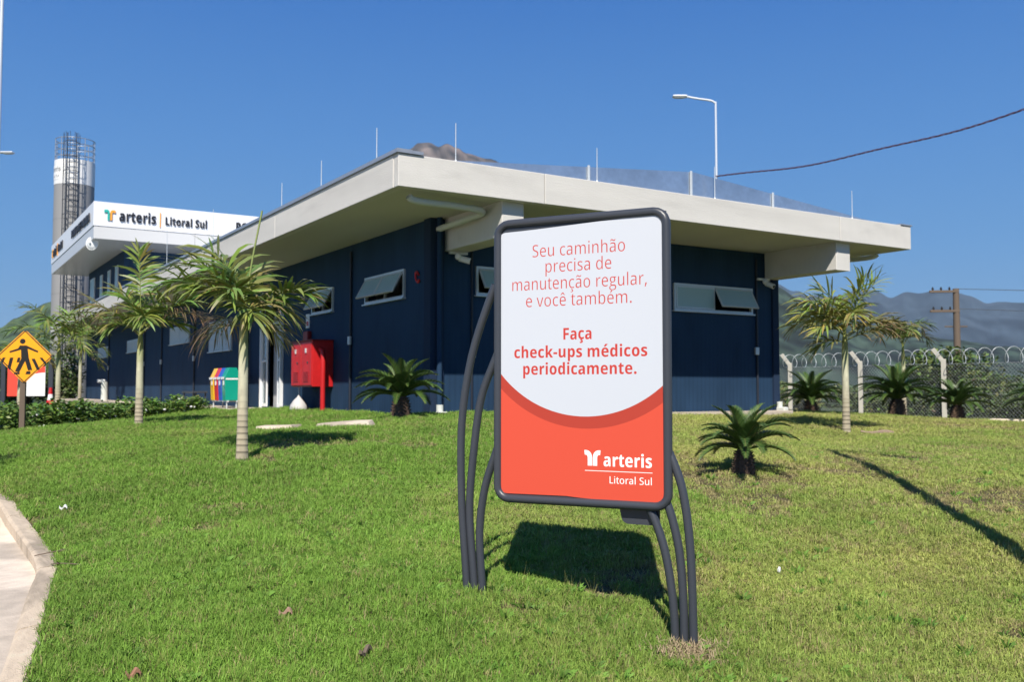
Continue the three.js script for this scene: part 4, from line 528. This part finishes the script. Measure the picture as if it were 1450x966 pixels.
[['green_bush', 'yellow green bush behind the fence right of the building corner', 12.6, -44, 2.4, 1.5, T3], ['green_bush', 'low bright bush behind the second fence post', 15.6, -42, 2.2, 1.4, T1], ['leafy_tree', 'bushy green tree behind the fence left of the utility pole', 20.0, -44, 2.6, 2.9, T1], ['dark_bush', 'dark rounded bush behind the fence below the tree', 17.6, -40.5, 1.9, 1.5, T2], ['dark_bush', 'dark bush behind the fence post by the utility pole', 22.2, -41, 1.5, 1.2, T1], ['green_bush', 'pale bush behind the fence right of the utility pole', 24.0, -42, 2.3, 1.7, T3], ['green_bush', 'green bush at the right edge behind the fence', 26.2, -44, 2.8, 1.8, T1], ['dark_bush', 'dark thicket behind the fence at the right edge', 23.6, -46, 2.6, 2.0, T2], ['green_bush', 'low pale bush seen past the building corner', 14.0, -50, 2.6, 1.5, T3]].forEach(([n, l, x, z, rx, ry, t], i) => tree(n, l, n === 'leafy_tree' ? 'tree' : 'bush', x, z, rx, ry, 1400 + i, t, 'greenery behind the fence', 5200, n === 'leafy_tree' ? .3 : .05));
[['dark tree behind the red and white panel at the left edge', -25.5, -50, 3.0, 2.7, T2], ['green tree left of the silo foot', -30.5, -60, 3.0, 3.0, T1], ['dark bushy tree between the panel and the silo', -25.8, -46.5, 2.0, 2.0, T2], ['low green tree beyond the left edge of the hedge', -22.5, -40, 2.2, 1.9, T1]].forEach(([l, x, z, rx, ry, t], i) => tree('leafy_tree', l, 'tree', x, z, rx, ry, 1500 + i, t, 'trees left of the silo', 5200, .2));
{ // woods on the plain below the hills
  const R = rngOf(1601), gs = leafSoup(R, 900, lump([[0, 2.2, 0, 2], [1.4, 1.6, .4, 1.5], [-1.4, 1.7, -.4, 1.6], [.3, 3.2, 0, 1.4], [2.6, 1.2, 0, 1.2], [-2.6, 1.3, .3, 1.2]]), .42, [[.06, .10, .02], [.13, .17, .045]], .6), N = 1500, im = new THREE.InstancedMesh(gs, M.leaf, N), m = new THREE.Matrix4(); for (let k = 0; k < N; k++) { const right = R() < .72, a = right ? lerp(.24, .75, R()) : lerp(-.75, -.42, R()), d = 62 + 260 * Math.pow(R(), 1.4), s = (1.55 + .011 * d) / 4.4 * (.7 + .55 * R()); m.makeRotationY(R() * 6); m.scale(V(s * 1.7, s * .62, s * 1.7)); m.setPosition(a * d, -1.5, -d); im.setMatrixAt(k, m); } im.name = 'distant_woods'; im.userData = { kind: 'stuff', label: 'mass of green scrub and trees on the plain beyond the fence', category: 'woods' }; shade(im); scene.add(im);
}

// ---------------------------------------------------------------- grass
{
  const R = rngOf(2001), P = [], nb = 22; for (let k = 0; k < nb; k++) { const a = R() * 6.283, q = Math.sqrt(R()) * .05, x = q * Math.cos(a), z = q * Math.sin(a), h = .022 + .034 * R(), b = R() * 6.283, ln = .15 + .85 * R(), w = .0013 + .0012 * R(), dx = Math.cos(b), dz = Math.sin(b), c = R() * 6.283, wx = Math.cos(c) * w, wz = Math.sin(c) * w; const m = [x + dx * h * ln * .35, h * .6, z + dz * h * ln * .35], t = [x + dx * h * ln, h * (1 - .25 * ln), z + dz * h * ln]; P.push(x - wx, -.008, z - wz, x + wx, -.008, z + wz, m[0] - wx, m[1], m[2] - wz, x + wx, -.008, z + wz, m[0] + wx, m[1], m[2] + wz, m[0] - wx, m[1], m[2] - wz, m[0] - wx, m[1], m[2] - wz, m[0] + wx, m[1], m[2] + wz, ...t); }
  const tuft = soup(P), list = [], fp = (x, z, s) => { if (x < kerbX(z) + .015) return false; const [lx, lz] = toLocal(x, z); if (lx > (lz < -7.4 ? -1.27 : -.08) && lx < WX + .2 && lz < (lx < .9 ? .1 : .36) && lz > -40) return false; for (const sl of slabs) { let ins = true; for (let i = 0; i < 4; i++) { const [ax, az] = sl[i], [bx, bz] = sl[(i + 1) % 4]; if ((bx - ax) * (z - az) - (bz - az) * (x - ax) > .004) ins = false; } if (ins) return false; let ins2 = true; for (let i = 0; i < 4; i++) { const [ax, az] = sl[i], [bx, bz] = sl[(i + 1) % 4]; if ((bx - ax) * (z - az) - (bz - az) * (x - ax) < -.004) ins2 = false; } if (ins2) return false; } const t = (x - 10.6) / 6.4; if (t > 0 && Math.abs(z + 23.3 - t * 3.1) < .42) return false; return true; };
  const fill = (d0, d1, dens, s0) => { const hw = .60, n = Math.round((d1 * d1 - d0 * d0) * hw * dens); for (let k = 0; k < n; k++) { const d = Math.sqrt(lerp(d0 * d0, d1 * d1, R())), x = (R() * 2 - 1) * hw * d, z = -d; if (!fp(x, z)) continue; const b = bare(x, z); if (R() < b * .78 || (fbm(x * 6.5, z * 6.5, 181, 2) < .40 && R() < .62)) continue; list.push([x, z, s0, b]); } };
  fill(3.9, 7.2, 1900, 1); fill(7.2, 11, 1050, 1.2); fill(11, 17, 950, 1.22); fill(17, 31, 420, 1.55);
  const im = new THREE.InstancedMesh(tuft, std(0xffffff, .75, { side: THREE.DoubleSide }), list.length), m = new THREE.Matrix4(), q = new THREE.Quaternion(), e = new THREE.Euler(), col = new THREE.Color();
  list.forEach(([x, z, s0, b], k) => {
    const t = lawnTone(x, z), lush = fbm(x * 2.1, z * 2.1, 171, 3), tuftN = fbm(x * 8, z * 8, 173, 2), hh = (.38 + .65 * lush + .55 * tuftN * tuftN * 1.6) * (1 - .35 * t) * (1 - .4 * b); e.set((R() - .5) * .5, R() * 6.283, (R() - .5) * .5); q.setFromEuler(e); m.compose(V(x, landY(x, z), z), q, V(s0 * (.9 + .3 * R()), s0 * hh * (.75 + .5 * R()) * 1.15, s0 * (.9 + .3 * R()))); im.setMatrixAt(k, m);
    const u = clamp(t + (R() - .5) * .45), dry = R() < .06 + .16 * t + .5 * b ? .75 : 0; let c = mixc([.150, .285, .032], [.36, .385, .095], u); c = mixc(c, [.33, .25, .13], dry); const k2 = (.78 + .44 * R()) * (.78 + .44 * fbm(x * 1.7 + 8, z * 1.7, 191, 3)); col.setRGB(c[0] * k2, c[1] * k2, c[2] * k2); im.setColorAt(k, col);
  });
  im.name = 'lawn_grass'; im.userData = { kind: 'stuff', label: 'short mown green and yellowing grass of the lawn', category: 'grass' }; shade(im); scene.add(im);
  { const NW = 520, W = soup((() => { const q = []; for (let k = 0; k < 16; k++) { const a = R() * 6.283, l = .05 + .06 * R(), w = .0042, c0 = Math.cos(a), s0 = Math.sin(a), ln = .35 + .7 * R(); q.push(-s0 * w, 0, c0 * w, s0 * w, 0, -c0 * w, c0 * l * ln * .5 + s0 * w, l * .7, s0 * l * ln * .5 - c0 * w, -s0 * w, 0, c0 * w, c0 * l * ln * .5 + s0 * w, l * .7, s0 * l * ln * .5 - c0 * w, c0 * l * ln, l * .85, s0 * l * ln); } return q; })()), iw = new THREE.InstancedMesh(W, std(0xffffff, .7, { side: THREE.DoubleSide }), NW); let c = 0; while (c < NW) { const d = 4.1 + 9 * R() * R(), x = (R() * 2 - 1) * .58 * d; if (!fp(x, -d) || fbm(x * 1.1, -d * 1.1, 195, 3) < .47) continue; m.compose(V(x, landY(x, -d) - .005, -d), q.setFromEuler(e.set(0, R() * 6.28, 0)), V(.6 + .6 * R(), .5 + .5 * R(), .6 + .6 * R())); iw.setMatrixAt(c, m); const k = .7 + .6 * R(); iw.setColorAt(c++, col.setRGB(.12 * k, .24 * k, .03 * k)); } iw.name = 'weed_clumps'; iw.userData = { kind: 'stuff', label: 'broader dark green weeds growing through the lawn', category: 'weeds' }; shade(iw); scene.add(iw); }
  // taller seed stalks and dry thatch
  const S = []; for (let k = 0; k < 5; k++) { const a = R() * 6.283, l = .09 + .09 * R(), w = .0012, b = [Math.cos(a) * l * .5, l, Math.sin(a) * l * .5]; S.push(-w, 0, 0, w, 0, 0, b[0], b[1], b[2], 0, 0, -w, 0, 0, w, b[0], b[1], b[2]); }
  const st = soup(S), N = 700, im2 = new THREE.InstancedMesh(st, std(lin(.30, .30, .10), .9, { side: THREE.DoubleSide }), N); let c = 0; while (c < N) { const d = 4.2 + 10 * R() * R(), x = (R() * 2 - 1) * .58 * d; if (!fp(x, -d)) continue; m.makeRotationY(R() * 6.28).setPosition(x, landY(x, -d), -d); im2.setMatrixAt(c++, m); } im2.name = 'grass_stalks'; im2.userData = { kind: 'stuff', label: 'scattered thin seed stalks standing out of the lawn', category: 'grass' }; shade(im2); scene.add(im2);
  const N3 = 330, im3 = new THREE.InstancedMesh(tuft, std(lin(.36, .28, .17), .95, { side: THREE.DoubleSide }), N3); for (let k = 0; k < N3; k++) { const a = R() * 6.28, q2 = Math.sqrt(R()) * .17 * R() * 1.3, x = .98 + Math.cos(a) * q2 * 1.3, z = -5.33 + Math.sin(a) * q2 * .8; e.set((R() - .5) * 1.6, R() * 6.28, (R() - .5) * 1.6); m.compose(V(x, landY(x, z) + .012, z), q.setFromEuler(e), V(1, .8, 1)); im3.setMatrixAt(k, m); } im3.name = 'dry_thatch'; im3.userData = { kind: 'stuff', label: 'patch of dry brown clippings at the foot of the right sign legs', category: 'dry grass' }; shade(im3); scene.add(im3);
}
// ---------------------------------------------------------------- litter and small finds
{
  const scrap = (name, label, x, z, w, d, m, turn, h = .02) => { const g = new THREE.BoxGeometry(w, h, d, 6, 1, 3), p = g.attributes.position; for (let i = 0; i < p.count; i++) p.setY(i, p.getY(i) + .018 * Math.sin(p.getX(i) * 70 / (w * 10)) + .01 * Math.cos(p.getZ(i) * 60)); g.computeVertexNormals(); single(name, label, 'litter', g, m, [x, landY(x, z) + .045, z], turn); };
  scrap('paper_scrap', 'white scrap of paper on the grass near the kerb', -4.35, -9.3, .07, .035, M.white, .3); scrap('paper_scrap', 'tiny white scrap on the lawn right of the sign', 1.86, -6.7, .022, .016, M.white, .8, .006);
  scrap('fallen_frond_sheath', 'brown and pale fallen frond sheath lying right of the palm by the building', 6.5, -17.0, .55, .09, std(lin(.30, .22, .16), .9), -.25, .05); scrap('dead_leaf', 'brown dead leaf in the grass at the bottom left', -1.95, -4.98, .07, .03, std(lin(.32, .16, .1), .9), .7); scrap('dead_leaf', 'brown leaf lying in the grass left of the sign legs', -1.35, -5.75, .08, .035, std(lin(.36, .22, .16), .9), .2); scrap('dark_twig', 'dark broken stick in the grass near the bottom edge', -.78, -5.15, .11, .02, M.wood, 1.2);
  for (const [l, x, z, a] of [['long thin twig lying across the kerb', -3.75, -7.55, .6], ['short twig on the kerb edge below the long one', -3.45, -7.2, -.4]]) single('twig', l, 'twig', [tube([[0, 0, 0], [.12, .02, .03], [.28, .015, -.02]], .005, 12, 5), tube([[.12, .02, .03], [.2, .05, .12]], .004, 8, 5)], M.wood, [x, landY(x, z) + .03, z], a);
  const c = thing('traffic_cone', 'red and white striped cone beside the silo foot', 'cone', [-15.2, -.25, -31.4], 0); part('base', rbox(.4, .04, .4, 0, .02, 0, .01), M.red, c); [[0, .16, .28, M.red], [.28, .1, .2, M.white], [.48, .07, .22, M.red]].forEach(([y, r, h, m]) => part('stripe', cyl(r, r * .7, h, 0, .04 + y, 0, 14), m, c));
  const b = thing('drinking_post', 'small white post with a spout in front of the far navy wall', 'post', [-17.2, -.2, -40.2], 0); part('post', cyl(.14, .13, .95, 0, 0, 0, 14), M.pvc, b); part('spout', rbox(.34, .14, .2, -.12, .98, 0, .04), M.white, b);
}
renderer.render(scene, camera);
